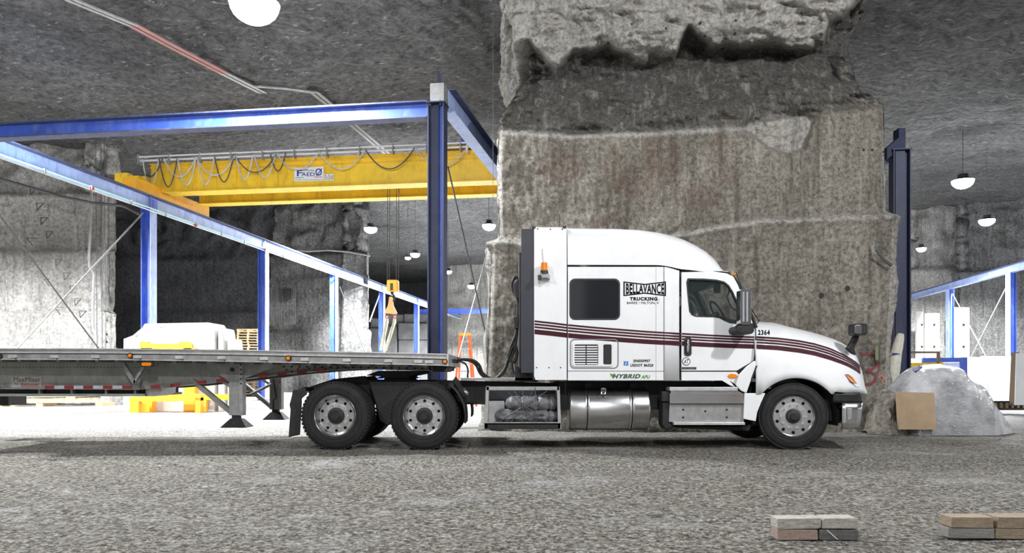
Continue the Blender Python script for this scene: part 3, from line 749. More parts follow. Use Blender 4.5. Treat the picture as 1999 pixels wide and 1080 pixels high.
# festoon rails and looping cables
for v, z, r in ((-.62, ZT+.10, .035), (-.68, ZT+.22, .03)):
    MB().tube([O+U*-.75+V*v+UP*z, O+U*LC+V*v+UP*z], r, 6).build('festoon_rail', 'palepanel', cr)
u = -.7
while u < LC: MB().box(O+U*u+V*-.64+UP*(ZT+.12), (.03, .2, .34), RU).build('festoon_bracket', 'galv', cr); u += 1.15
def loop(u0, u1, dep, mat):
    pts = []
    for k in range(13):
        s = k/12; x = lerp(u0, u1, s); pts.append(O+U*x+V*-.72+UP*(ZT+.12-dep*(1-(2*s-1)**2)))
    MB().tube(pts, .024, 5).build('festoon_cable', mat, cr)
us = lambda px: (px-258)/54.0-.75+ (px-258)**2*2.2e-6*4
for i, (a, c, d) in enumerate(((258, 310, .62), (312, 372, .66), (372, 440, .66), (440, 508, .62), (508, 572, .58), (572, 638, .62), (638, 704, .68), (704, 772, .66), (270, 302, 1.0), (303, 338, 1.0), (338, 372, .96), (374, 405, .95), (405, 438, .9), (442, 470, .85), (472, 506, .8), (498, 522, .6))):
    loop(us(a), us(c), d, 'cable' if i % 3 else 'dcable')
# sign on the girder
def cf(px, py, off=-.515):          # frame pixel -> point on the girder's front plane
    n = V; q = O+V*off; d = P(px, py, 1)-Vector((0, 0, EYE)); t = (q-Vector((0, 0, EYE))).dot(n)/d.dot(n); return Vector((0, 0, EYE))+d*t
def quad(pts, name, mat, parent, fr, th=.01, label=None):
    q = [fr(x, y) for x, y in pts]; b = MB(); n = len(q)
    b.add(q+[p+V*th for p in q], [tuple(range(n))[::-1], tuple(range(n, 2*n))]+[(i, (i+1) % n, n+(i+1) % n, n+i) for i in range(n)])
    return b.build(name, mat, parent, label=label)
sg = quad([(575, 354), (632, 353), (632, 325), (575, 328)], 'sign', 'paper', cr, lambda x, y: cf(x, y, -.53), label='white maker sign with blue lettering')
fr = lambda x, y: cf(x, y, -.54)
for s, x0, y0, x1, y1, m in (('F', 580, 331, 591, 344, 'navyprint'), ('AED', 589, 336, 615, 344, 'navyprint'), ('O', 616, 329, 629, 343, 'navyprint'), ('Officina', 592, 329.5, 614, 334.5, 'greyprint'), ('CHIAMPO (VI) ITALY  www.faedonews.com', 577, 349, 631, 352.5, 'greyprint')):
    text(s, x0, y0+(.8 if x0 < 600 else 0), x1, y1, 0, m, sg, frame=fr, bold=.01, name='lettering')
quad([(617, 344), (619, 344), (630, 329), (628, 329)], 'letter_stroke', 'navyprint', sg, fr, .002)
quad([(577, 347.5), (594, 347), (594, 346), (577, 346.5)], 'green_bar', 'green', sg, fr, .002); quad([(613, 346.5), (630, 346), (630, 345), (613, 345.5)], 'red_bar', 'redprint', sg, fr, .002)
for x0, x1, s in ((633.5, 641.5, 'Tn.'), (643.5, 651.5, '10')):
    pl = quad([(x0, 352.5), (x1, 352.2), (x1, 339.5), (x0, 340)], 'capacity_plate', 'paper', cr, lambda x, y: cf(x, y, -.53)); text(s, x0+1, 342, x1-1, 351, 0, 'greyprint', pl, frame=fr, bold=.015)
# trolley, ropes
uT = us(765); tr = empty('crane_trolley', O+U*uT+UP*ZT, 'hoist trolley with blue motor riding on top of the yellow crane', 'hoist')
MB().box(O+U*(uT-.2)+V*.55+UP*(ZT+.16), (1.5, 2.0, .14), RU).build('trolley_frame', 'yellow', tr)
b = MB(); c = O+U*(uT-.1)+V*.1+UP*(ZT+.36); b.cyl(c-V*.18, c+V*.25, .22, 20); b.build('motor', 'blue', tr, smooth=40)
for v in (-.25, 1.45): b = MB(); c = O+U*(uT+.2)+V*v+UP*(ZT+.08); b.cyl(c-V*.05, c+V*.05, .1, 14); b.build('wheel', 'chassis', tr)
b = MB(); c = O+U*(uT+.13)+V*-.72; b.tube([c+UP*(ZT-.15), c+UP*(ZT+.5), c+V*.3+UP*(ZT+.5)], .03, 6); b.build('tow_arm', 'palepanel', tr)
hx = lambda px: P(px, 560, 25.7)
hk = P(766, 557, 25.7)
for i, x in enumerate((756.5, 760.5, 774, 778.5)):
    q = P(x, 0, 25.7); MB().tube([Vector((q.x, 25.7, hk.z+.15)), Vector((q.x, 25.8, ZB+.4))], .011, 5).build('hoist_rope', 'dcable', tr)
hb = empty('hook_block', hk-UP*.2, 'yellow hook block hanging from the crane ropes', 'hook')
MB().bpx(755, 546, 777, 569, 25.5, 25.9).build('block_casing', 'orange_y', hb, bevel=.06, seg=3)
MB().bpx(762, 553, 767.5, 567, 25.485, 25.5).build('rating_label', 'black', hb)
b = MB(); b.cyl(P(766, 569, 25.7), P(766, 575, 25.7), .05, 10)
b.tube([P(766+x, 582+y, 25.7) for x, y in ((0, -8), (3.5, -5), (5.5, 0), (3.5, 5), (-1, 7), (-5, 4), (-5.5, 0))], .035, 8); b.build('hook', 'chassis', hb, smooth=60)
tg = empty('lifting_tongs', P(763, 600, 25.7), 'orange tan lifting bracket hanging on the crane hook', 'tongs')
MB().prism([(761, 580), (766, 580), (768, 588), (769, 598), (776, 612), (773, 614), (754, 612), (752, 609), (758, 598), (760, 588)], 25.62, 25.78, 25.7).build('bracket_plate', paint('tan_orange_paint', (.72, .36, .13), .6), tg, bevel=.01)
for x in (755.5, 771.5): MB().tube([P(x+a, 614+c, 25.6) for a, c in ((-2, 0), (-3, 5), (0, 8), (3, 5), (2, 0))], .02, 6).build('shackle', 'redprint', tg)
for i, (a, c) in enumerate((((755.5, 617), (744, 684)), ((770.5, 617), (752, 686)))):
    b = MB(); w = 3.4
    q = [P(a[0]-1, a[1], 25.6), P(a[0]+2, a[1], 25.6), P(a[0]+w, a[1]+12, 25.6), P(c[0]+w, c[1], 25.9), P(c[0]-w, c[1], 25.9), P(a[0]-w-.5, a[1]+14, 25.6)]
    n = len(q); b.add(q+[p+Vector((0, .05, 0)) for p in q], [tuple(range(n))[::-1], tuple(range(n, 2*n))]+[(k, (k+1) % n, n+(k+1) % n, n+k) for k in range(n)])
    b.build('lifting_sling', 'sling', None, label=('left cream webbing sling hanging from the lifting bracket', 'right cream webbing sling hanging from the lifting bracket')[i], cat='sling', group='slings under the hook')
# ------------------------------------------------------------------ tractor unit
YN, YF = 11.5, 13.96; YM = (YN+YF)/2
tk = empty('semi_truck', (PX(1300, YM), YM, 0), 'white sleeper-cab semi truck with burgundy stripes parked across the photo', 'truck')
def supersection(Yn, W, z0, z1, n, steps=16):
    """half arc from near side (Yn, z0) over the top centre to the far side"""
    out = []
    for k in range(2*steps+1):
        a = math.pi*k/(2*steps); c, s = math.cos(a), math.sin(a)
        y = Yn+W-W*math.copysign(abs(c)**(2/n), c); z = z0+(z1-z0)*abs(s)**(2/n)
        out.append((y, z))
    return out
def solve_sil(tab, pxf, Yn, W, z0, n):
    """crown height so that the rim against the background follows tab; pxf(y) is the X of the section at depth y"""
    def over(z1): return max((z-EYE)/y*F-(HY-interp(tab, 1000+pxf(y)*F/y)) for y, z in supersection(Yn, W, z0, z1, n)[1:17])
    lo, hi = z0+.01, z0+3
    if over(lo) > 0: return lo
    for _ in range(30):
        m = (lo+hi)/2
        if over(m) < 0: lo = m
        else: hi = m
    return lo
def solve_top(Yn, W, z0, pyt, n):
    lo, hi = z0, z0+3
    if max((z-EYE)/y for y, z in supersection(Yn, W, z0, lo, n)) > (HY-pyt)/F: return lo+.01
    for _ in range(30):
        m = (lo+hi)/2
        if max((z-EYE)/y for y, z in supersection(Yn, W, z0, m, n)) < (HY-pyt)/F: lo = m
        else: hi = m
    return lo
# sleeper lower side (with window hole) as plates, roof as a loft
def mirror_plate(name, pts, mat, holes=(), th=.03, Yn=YN, parent=tk, bevel=.006, far=True, label=None):
    o = MB().prism(pts, Yn, Yn+th, Yn, holes).build(name, mat, parent, bevel=bevel, label=label)
    if far: MB().prism(pts, 2*YM-Yn-th, 2*YM-Yn, Yn, holes).build(name, mat, parent, bevel=bevel)
    return o
def rrect(x0, y0, x1, y1, r, n=5):
    o = []
    for cx_, cy_, a0 in ((x1-r, y0+r, -90), (x1-r, y1-r, 0), (x0+r, y1-r, 90), (x0+r, y0+r, 180)):
        for k in range(n+1):
            a = math.radians(a0+90*k/n); o.append((cx_+r*math.cos(a), cy_+r*math.sin(a)))
    return o
# side extender (flat panel behind the sleeper) and sleeper side
ext = mirror_plate('side_extender', [(1043, 443), (1107, 446), (1107, 742), (1046, 742), (1043, 735)], 'white')
for x, y in ((1050, 446), (1075, 447), (1098, 447), (1048, 717), (1072, 717), (1095, 717), (1052, 646), (1073, 646)):
    b = MB(); p = P(x, y+1, YN); b.cyl(p+Vector((0, -.006, 0)), p, .011, 8); b.build('rivet', 'chassis', ext)
sw = rrect(1113, 545, 1210, 624, 10)
slp = mirror_plate('sleeper_side', [(1109, 521), (1296, 521), (1296, 743), (1109, 743)], 'white', [sw])
MB().prism(rrect(1112, 544, 1211, 625, 11), YN-.004, YN+.02, YN, [rrect(1115.5, 547.5, 1207.5, 621.5, 9)]).build('window_seal', 'black', slp)
MB().prism(rrect(1114, 546, 1209, 623, 10), YN+.004, YN+.016, YN).build('window_pane', 'darkglass', slp)
# transition between sleeper and the narrower cab door (gently curved in plan)
rows = []
for k in range(11):
    x = lerp(1297, 1329, k/10); y = YN+.085*sstep(0, 1, k/10)-.015*math.sin(math.pi*k/10)
    rows.append([(PX(x, YN), y, PZ(py, YN)) for py in (743, 650, 560, interp([(1297, 521), (1329, 527)], x))])
MB().grid(rows).build('cab_corner', 'white', tk, smooth=60, solid=.03)
rows = [[(p[0], 2*YM-p[1], p[2]) for p in r] for r in rows]; MB().grid(rows).build('cab_corner', 'white', tk, smooth=60)
# skirts seam line and vertical seam
def seam(pts, parent=tk, Y=YN, w=.5, mat='chassis', off=.002):
    b = MB(); q = [P(x, y, Y-off) for x, y in pts]; vs = []
    for i, p in enumerate(q):
        t = (q[min(i+1, len(q)-1)]-q[max(i-1, 0)]).normalized(); n = Vector((-t.z, 0, t.x)); h = w*Y/F
        vs += [p+n*h, p-n*h]
    b.add(vs, [(2*i, 2*i+1, 2*i+3, 2*i+2) for i in range(len(q)-1)]); return b.build('panel_seam', mat, parent, recalc=False)
seam([(1108, 724.5), (1296, 725)]); seam([(1281, 522), (1281, 743)], w=.25, mat='greyprint')
# roof and fairing
ROOF = [(1108, 446), (1150, 446.5), (1200, 447), (1245, 449), (1280, 453.5), (1310, 460), (1335, 468), (1358, 479), (1378, 491), (1394, 505), (1404, 517), (1411, 529)]
SEAM = [(1108, 519), (1285, 519.5), (1305, 522), (1330, 526), (1360, 529), (1411, 531)]
ROOF2 = [(1000, 442)]+ROOF
def rb(x, y):      # plan bulge of the fairing nose towards the centre line
    return .28*sstep(1250, 1411, x)*(1-((y-YM)/(YM-YN))**2)
def nearY(x): return YN+.085*sstep(1297, 1329, x)
rows = []
xs = [1108+i*10 for i in range(19)]+[1296+i*5 for i in range(22)]+[1403, 1406, 1409, 1411]
for x in xs:
    yn = nearY(x)+.55*max(0, (x-1335)/76)**2.6; W_ = YM-yn
    z0 = PZ(interp(SEAM, x), 11.6); n = 5 if x < 1250 else lerp(5, 3.2, (x-1250)/161)
    XS = PX(x, 11.55 if x < 1340 else lerp(11.55, 11.75, (x-1340)/71)); z1 = solve_sil(ROOF2, lambda y: XS+rb(x, y), yn, W_, z0, n)
    rows.append([(XS+rb(x, y), y, z) for y, z in supersection(yn, W_, z0, z1, n, 20)])
rf = MB().grid(rows).build('roof_fairing', 'white', tk, smooth=35)
# extender top (cover of the gap between extender and far side)
MB().bpx(1018, 447, 1043, 728, YN+.02, YN+.12).build('rear_extender_flap', 'navyblack', tk); MB().bpx(1018, 447, 1043, 728, YF-.12, YF-.02, YN).build('rear_extender_flap', 'navyblack', tk)
MB().bpx(1042, 452, 1046, 742, YN+.05, YF-.05, YN+.05).build('sleeper_back', 'navyblack', tk)
MB().bpx(1043, 443, 1108, 447, YN+.04, YF-.04, YN).build('extender_cover', 'white', tk)
MB().bpx(1014, 493, 1018, 720, YN+.3, YF-.3, YN+.3).build('rear_duct', 'black', tk)
for x in (1042, 1102): b = MB(); b.bpx(x-3, 441.5, x+4, 446.5, YN-.004, YN+.03); b.build('corner_cap', 'black', tk)
# CB antenna
b = MB(); b.tube([P(1093, 445, 12.6), P(1093, 420, 12.6)], .006, 6); b.build('antenna', 'black', tk)
# interior shell
MB().bpx(1112, 526, 1210, 738, YN+.10, YF-.10, YN).build('interior_liner', 'black', tk)
MB().bpx(1212, 526, 1326, 738, YN+.14, YF-.14, YN).build('interior_liner', 'black', tk)
MB().bpx(1326, 700, 1475, 742, YN+.16, YF-.16, YN).build('cab_floor', 'black', tk)
MB().bpx(1326, 530, 1428, 541, YN+.14, YF-.14, YN+.1).build('headliner', 'black', tk)
# door plates
YD_ = 11.585
DO = [(1331, 531.5), (1395, 530), (1420, 534), (1432, 540), (1441, 556), (1452, 585), (1463, 612), (1472, 636), (1474, 660), (1473.5, 702), (1468, 707), (1439, 724), (1331, 724)]
WN = [(1344, 545), (1375, 545.5), (1400, 547.5), (1414, 551), (1423, 558), (1431, 571), (1439, 589), (1446, 609), (1448, 632), (1436, 631.5), (1424, 630), (1414, 626), (1405, 621), (1395, 619), (1360, 618), (1352, 615), (1347, 608), (1345, 590), (1341.5, 552)]
def grow(pl, k):
    cx_ = sum(p[0] for p in pl)/len(pl); cy_ = sum(p[1] for p in pl)/len(pl)
    return [(cx_+(x-cx_)*(1+k/52), cy_+(y-cy_)*(1+k/43)) for x, y in pl]
for far in (0, 1):
    m = lambda a, c: (a, c) if not far else (2*YM-c, 2*YM-a)
    a, c = m(YD_, YD_+.05); dr = MB().prism(DO, a, c, YD_, [WN]).build('door', 'white', tk, bevel=.006)
    a, c = m(YD_-.006, YD_+.07); MB().prism(grow(WN, 1.3), a, c, YD_, [grow(WN, -1.6)]).build('window_seal', 'black', dr)
    a, c = m(YD_+.03, YD_+.036); MB().prism(grow(WN, -.3), a, c, YD_).build('window_pane', 'glass', dr)
    if not far: door = dr
MB().prism([(1331, 726), (1438, 726), (1442, 731), (1440, 753), (1428, 745), (1415, 738), (1400, 743), (1331, 743)], YD_, YD_+.03, YD_).build('sill_skirt', 'white', tk)
MB().prism([(1396, 731), (1415, 733), (1437, 757), (1425, 752), (1410, 743), (1396, 743)], YD_-.001, YD_+.03, YD_).build('sill_skirt', 'white', tk)
# door furniture
h = MB().prism(rrect(1336, 659, 1350, 695, 5), YD_-.018, YD_, YD_).build('handle_cup', 'black', door, bevel=.004)
b = MB(); b.tube([P(1343.5, 662, YD_-.03), P(1344, 668, YD_-.05), P(1343.5, 680, YD_-.05), P(1343, 688, YD_-.03)], [.012, .02, .018, .012], 10); b.build('door_handle', 'chrome', door, smooth=60)
pb = P(1340, 706, YD_); b = MB(); b.cyl(pb+Vector((0, -.003, 0)), pb, 8*YD_/F, 28); b.build('round_badge', 'black', door)
b = MB(); b.cyl(pb+Vector((0, -.006, 0)), pb+Vector((0, -.003, 0)), 6.6*YD_/F, 28); b.build('badge_face', 'paper', door)
text('AT', 1335.3, 701.5, 1345, 710, YD_-.008, 'satinblack', door, shear=.25, bold=.02)
MB().bpx(1331.5, 717, 1360, 721.5, YD_-.003, YD_).build('badge_strip', 'black', door)
text('ALLISON TRANSMISSION', 1333, 718.2, 1358, 720.6, YD_-.005, 'greyprint', door, bold=.02)
# amber marker on the skirt
b = MB(); rows = []
MB().prism([(1430+9*math.cos(a), 734+4.4*math.sin(a)) for a in [i*math.pi/10 for i in range(20)]], YD_-.02, YD_+.02, YD_).build('side_marker', 'amber', tk, bevel=.006)
# windscreen, A pillars, dash, seat, wheel
WS = [(1431, 539), (1443, 556), (1455, 584), (1466, 610), (1478, 640)]
rows = []
for x, y in WS:
    r_ = []
    for k in range(13):
        t = k/12; yy = lerp(YD_+.02, 2*YM-YD_-.02, t); bow = .22*math.sin(math.pi*t)**.8
        p = P(x, y, YD_); r_.append((p.x+bow, yy, p.z))
    rows.append(r_)
MB().grid(rows).build('windscreen', 'glass', tk, smooth=180)
for far in (0, 1):
    for a, c in zip(WS, WS[1:]):
        pass
    q = [Vector((PX(x-1, YD_)+.01, (YD_+.035) if not far else 2*YM-YD_-.035, PZ(y, YD_))) for x, y in WS]
    MB().tube(q, .028, 8).build('windscreen_pillar', 'black', tk, smooth=60)
    q = [Vector((PX(x-6, YD_), (YD_+.07) if not far else 2*YM-YD_-.09, PZ(y, YD_))) for x, y in WS]
    MB().tube(q, .05, 8).build('pillar_trim', 'black', tk, smooth=60)
rows = []
for x, y in ((1395, 529), (1412, 530), (1424, 534), (1432, 539.5)):
    rows.append([(PX(x, YD_)+(.2*math.sin(math.pi*k/12)**.8 if x > 1400 else 0), lerp(YD_+.0, 2*YM-YD_, k/12), PZ(y, YD_)+.03*math.sin(math.pi*k/12)) for k in range(13)])
MB().grid(rows).build('cab_roof_edge', 'white', tk, smooth=60)
b = MB(); b.box(P(1434, 535.5, YD_+.12)+Vector((.0, 0, 0)), (.07, .08, .03)); b.build('roof_marker', 'amber', tk, bevel=.01)
MB().prism([(1395, 640), (1402, 617), (1420, 618), (1440, 626), (1474, 632), (1474, 700), (1395, 700)], YD_+.12, 2*YM-YD_-.12, YD_+.12).build('dashboard', 'black', tk, bevel=.02)
st = MB().prism([(1330, 700), (1332, 600), (1338, 592), (1350, 590), (1353, 598), (1358, 660), (1395, 662), (1395, 690)], 12.95, 13.4, 13.0).build('passenger_seat', 'seat', tk, bevel=.04, seg=3)
MB().prism([(1330, 700), (1331, 640), (1340, 636), (1350, 660), (1385, 664), (1385, 690)], 11.95, 12.4, 12.0).build('driver_seat', 'seat', tk, bevel=.04, seg=3)
MB().bpx(1352, 598, 1362, 618, 13.0, 13.05).build('seat_tag', 'paper', st)
b = MB(); c = P(1402, 612, 12.2); R = Matrix.Rotation(math.radians(60), 3, 'Y')
b.tube([c+R @ Vector((.22*math.cos(a), .22*math.sin(a), 0)) for a in [i*math.pi/12 for i in range(25)]], .016, 8); b.cyl(c, c+R @ Vector((0, 0, -.3)), .04, 10); b.build('steering_wheel', 'black', tk, smooth=60)
MB().prism(rrect(1395, 553, 1407, 572, 2), 12.0, 12.06, 12.0).build('sun_visor', 'black', tk)
b = MB(); b.tube([P(1425, 566, YD_+.12), P(1420, 580, YD_+.14), P(1428, 600, YD_+.14), P(1437, 606, YD_+.12)], .014, 6); b.build('grab_handle', 'black', tk, smooth=60)
# ---- hood and fenders
HT = [(1476, 628), (1510, 630), (1540, 638), (1570, 645), (1600, 653), (1625, 661), (1645, 670), (1660, 680), (1672, 694), (1680, 712), (1686, 735), (1690, 760)]
def lip(x):
    if x < 1488: return 770
    if x < 1628: return 817-math.sqrt(max(0, 88**2-((x-1554)*1.04)**2))*.895
    return interp([(1628, 765), (1690, 770)], x)
def hy(x): return 11.47+.02*sstep(1500, 1476, x)+.62*max(0, (x-1640)/50)**2.2
HC = {}
def hb_(x, y): return .22*(sstep(1500, 1600, x)-.8*sstep(1640, 1690, x))*max(0, 1-((y-YM)/(YM-11.47))**2)
def hoodsec(x):
    yn = hy(x); W_ = YM-yn; z0 = PZ(770, yn); n = interp([(1476, 4.2), (1520, 3.4), (1600, 2.9), (1690, 2.6)], x)
    if x not in HC: HC[x] = solve_sil(HT, lambda y: PX(x, yn if x > 1640 else 11.5)+hb_(x, y), yn, W_, z0, n)
    return yn, W_, z0, HC[x], n
xs = [1476, 1482, 1488, 1492]+[1496+3*i for i in range(11)]+[1530+6*i for i in range(12)]+[1599+3*i for i in range(11)]+[1634, 1640, 1646, 1652, 1658, 1664, 1670, 1675, 1680, 1684, 1687, 1690]
rows = []
for x in xs:
    yn, W_, z0, z1, n = hoodsec(x); zl = PZ(lip(x), yn); sec = []
    N_ = 26
    for k in range(2*N_+1):       # parametrise by height on the side, then arc over the top
        kk = k if k <= N_ else 2*N_-k; t = kk/N_
        zf = (zl-z0)/(z1-z0) if z1 > z0 else 0
        a0 = math.asin(min(1, max(0, zf))**(n/2)); a = a0+(math.pi/2-a0)*t
        c, s = math.cos(a), math.sin(a)
        y = yn+W_-W_*max(c, 0)**(2/n); z = z0+(z1-z0)*s**(2/n)
        if k > N_: y = 2*YM-y
        sec.append((PX(x, yn if x > 1640 else 11.5)+hb_(x, y), y, z))
    rows.append(sec)
hood = MB().grid(rows).build('hood', 'white', tk, smooth=50, solid=.02)
e = rows[-1]; b = MB(); b.add(e, [tuple(range(len(e)))]); b.build('grille', 'black', tk)
HBV = None
from mathutils.bvhtree import BVHTree
hb__ = MB().grid(rows); HBV = BVHTree.FromPolygons([Vector(v) for v in hb__.v], hb__.f)
def hhit(px, py, off):
    o = Vector((0, 0, EYE)); d = (P(px, py, 1)-o).normalized(); h = HBV.ray_cast(o, d)
    if h[0] is None: return None
    n = h[1] if h[1].dot(d) < 0 else -h[1]; return h[0]+n*off
def surfY(px, py):
    """near surface depth of the painted body at a frame pixel"""
    if px < 1297: return YN
    if px < 1330: return nearY(px)-.015*math.sin(math.pi*(px-1297)/33)
    if px < 1475.5: return YD_
    yn, W_, z0, z1, n = hoodsec(px); z = EYE+(HY-py)*yn/F
    f = min(.995, max(0, (z-z0)/(z1-z0))); return yn+W_-W_*(1-f**n)**(1/n)
def decal(pts, name, mat, parent=tk, off=.004, w=None):
    """ribbon between a top and a bottom outline lying on the body"""
    b = MB(); vs = []; m = 3
    for x, yt, yb in pts:
        for k in range(m+1):
            py = lerp(yt, yb, k/m); Y = surfY(x, py)-off if x < 1476 else 0; h = None if x < 1476 else hhit(x, py, .010); vs.append(P(x, py, Y) if x < 1476 else (h or vs[-1]))
    b.add(vs, [(i*(m+1)+k, i*(m+1)+k+1, (i+1)*(m+1)+k+1, (i+1)*(m+1)+k) for i in range(len(pts)-1) for k in range(m)])
    return b.build(name, mat, parent, recalc=False)
C0 = [(1044, 625.5), (1080, 629.5), (1108, 633), (1160, 638), (1210, 642), (1260, 646), (1300, 648.5), (1330, 650), (1380, 653), (1430, 655.5), (1474, 657), (1520, 660), (1560, 665), (1590, 671), (1620, 680), (1650, 694), (1668, 704.5), (1681, 716)]
TH = [(1044, 27), (1330, 25), (1475, 24), (1560, 24), (1620, 23), (1683, 16)]
BR = ((0, .13), (.21, .34), (.42, .55), (.65, 1))
segs = [(1044, 1107), (1109.5, 1296), (1297, 1329), (1331.5, 1472.5), (1477, 1679)]
for a, c in segs:
    n = max(3, int((c-a)/8)); xs_ = [a+(c-a)*k/n for k in range(n+1)]
    for s0, s1 in BR:
        decal([(x, interp(C0, x)+interp(TH, x)*s0, interp(C0, x)+interp(TH, x)*s1) for x in xs_], 'stripe', 'burgundy')
# cab/hood gap, door seams
seam([(1437.5, 532), (1442, 545), (1453, 572), (1464, 600), (1475, 634), (1476, 660), (1475, 690), (1472.5, 704)], Y=11.57, w=1.1)
seam([(1472, 704), (1456, 716), (1439, 726)], Y=11.57, w=.6); 
# fender rear flap (metallic looking panel behind the wheel) and step side panel
MB().prism([(1474, 704), (1479, 709), (1476, 722), (1466, 745), (1458, 768), (1447, 763), (1437, 752), (1443, 732), (1458, 716)], 11.5, 11.54, 11.5).build('fender_extension', 'white', tk, bevel=.012)
MB().prism([(1476, 714), (1479, 714), (1470, 740), (1466, 748), (1467, 738)], 11.493, 11.5, 11.5).build('air_slot', 'chassis', tk)
MB().prism([(1454, 768), (1495, 768), (1487, 785), (1479, 805), (1476, 823), (1452, 818)], 11.5, 11.54, 11.5).build('fender_lower_panel', 'white', tk, bevel=.008)
MB().prism([(1440, 768), (1500, 770), (1500, 775), (1640, 800), (1640, 825), (1440, 825)], 12.0, 13.4, 12).build('engine_bay', 'chassis', tk)
# wheel-arch liner
rows = []
for k in range(21):
    a = math.pi*(-.06+1.12*k/20); x = 1554-84*math.cos(a); y = 817-78*math.sin(a)
    rows.append([(PX(x, 11.5), yy, PZ(y, 11.5)) for yy in (11.5, 12.1)])
MB().grid(rows).build('wheel_arch_liner', 'chassis', tk, smooth=60); rows = [[(p[0], 2*YM-p[1], p[2]) for p in r] for r in rows]; MB().grid(rows).build('wheel_arch_liner', 'chassis', tk)
# bumper
def wrapx(pts, Yn): return pts
def bumper(prof, name, mat, th=.03):
    """prof: (px top, py top, px bottom, py bottom) of the front corner; wraps around the nose"""
    rows = []
    x0, yt, x1, yb, xr = prof
    for s in range(0, 12):
        t = s/11; rr = []
        for k in range(5):
            q = k/4; py = lerp(yt, yb, q); pxf = lerp(x0, x1, q)
            if t < .35: x = lerp(xr, pxf-14, t/.35); Y = 11.5
            elif t < .7: a = (t-.35)/.35*math.pi/2; x = pxf-14+14*math.sin(a); Y = 11.5+.35*(1-math.cos(a))
            else: x = pxf+34*(t-.7)/.3; Y = 11.85+(YM-11.85)*(t-.7)/.3
            rr.append((PX(x, 11.5), Y, PZ(py, 11.5)))
        rows.append(rr)
    MB().grid(rows).build(name, mat, tk, smooth=50, solid=th)
    MB().grid([[(p[0], 2*YM-p[1], p[2]) for p in r] for r in rows]).build(name, mat, tk, smooth=50, solid=th)
bumper((1692, 767, 1694, 787, 1627), 'bumper_cover', 'black')
bumper((1695, 787, 1689, 838, 1645), 'bumper', 'bright')
MB().prism([(1654, 797), (1663, 797), (1663, 818), (1655, 820)], 11.49, 11.5, 11.5).build('tow_recess', 'galv', tk, bevel=.01)
MB().bpx(1600, 780, 1650, 822, 11.75, YF-.25, 11.75).build('front_crossmember', 'chassis', tk)
# headlight
b = MB(); pts = [(1648, 731), (1656, 731), (1668, 740), (1677, 756), (1670, 755), (1658, 746)]
q = []
for x, y in pts: q.append(hhit(x, y, .012))
b.add(q+[p+Vector((-.01, .05, 0)) for p in q], [(5, 4, 3, 2, 1, 0), (6, 7, 8, 9, 10, 11)]+[(i, (i+1) % 6, 6+(i+1) % 6, 6+i) for i in range(6)])
hl = b.build('headlight', 'mirror', tk, bevel=.004)
q = [hhit(x, y, .02) for x, y in ((1650, 733), (1655, 733), (1665, 741), (1672, 751), (1660, 745))]
b = MB(); b.add(q, [(4, 3, 2, 1, 0)]); b.build('turn_signal', 'amber', hl)
# mirrors
mi = MB().prism(rrect(1446, 564, 1467, 634, 5), YD_-.42, YD_-.22, YD_-.42).build('door_mirror', 'chrome', tk, bevel=.03, seg=4, smooth=50)
for x in (1452, 1459): MB().tube([P(x, 570, YD_-.425), P(x, 628, YD_-.425)], .012, 8).build('mirror_rib', 'chrome', mi, smooth=60)
MB().prism([(1431, 644), (1434, 638), (1444, 636), (1447, 632), (1466, 632), (1467, 648), (1463, 653), (1440, 653), (1433, 650)], YD_-.40, YD_, YD_-.25).build('mirror_arm', 'black', tk, bevel=.03, seg=3)
b = MB(); b.bpx(1446, 564, 1467, 634, YF+.1, YF+.3, YF+.1)
MB().prism(rrect(1446, 566, 1464, 634, 5), YF+.1, YF+.3, YD_).build('door_mirror', 'chrome', tk, bevel=.03, seg=3)
hm = MB().prism([(1651, 680), (1656, 676), (1667, 655), (1677, 655), (1675, 664), (1667, 680), (1671, 694), (1662, 690)], 11.55, 11.63, 11.58).build('hood_mirror_arm', 'black', tk, bevel=.015)
m2 = MB().prism(rrect(1666, 632, 1692, 655, 4), 11.42, 11.62, 11.45).build('hood_mirror', 'black', tk, bevel=.02, seg=3)
MB().prism(rrect(1668.5, 635, 1682, 652, 3), 11.405, 11.42, 11.42).build('mirror_face', 'tank', m2, bevel=.004)
MB().prism([(1683, 637), (1690, 637), (1690, 650), (1683, 652)], 11.41, 11.42, 11.42).build('mirror_trim', 'chrome', m2)
b = MB(); b.tube([P(1463, 597, 11.7), P(1483, 628, 11.75)], .008, 6); b.tube([P(1484, 624, 11.8), P(1478, 632, 11.8)], .008, 6); b.build('wiper', 'black', tk)
# beacon on the extender
bc = MB().prism([(1050, 537), (1062, 528), (1074, 538), (1074, 546), (1068, 543), (1052, 543)], YN-.14, YN, YN-.1).build('beacon_bracket', 'galv', tk, bevel=.006)
b = MB(); c = P(1063, 522, YN-.1); b.cyl(c+Vector((0, 0, -.05)), c+Vector((0, 0, .07)), .052, 20, .048); b.build('beacon_lens', 'amber', bc, smooth=40)
b = MB(); b.cyl(c+Vector((0, 0, -.10)), c+Vector((0, 0, -.05)), .065, 20, .058); b.build('beacon_base', 'black', bc, smooth=40)
b = MB(); b.tube([P(1062, 515, YN-.01), P(1060, 500, YN-.008), P(1059, 486, YN-.004)], .006, 6); b.build('beacon_wire', 'cable', bc)
MB().prism(rrect(1051, 538, 1057, 547, 2), YN-.16, YN-.05, YN-.1).build('work_lamp', 'black', bc, bevel=.008)
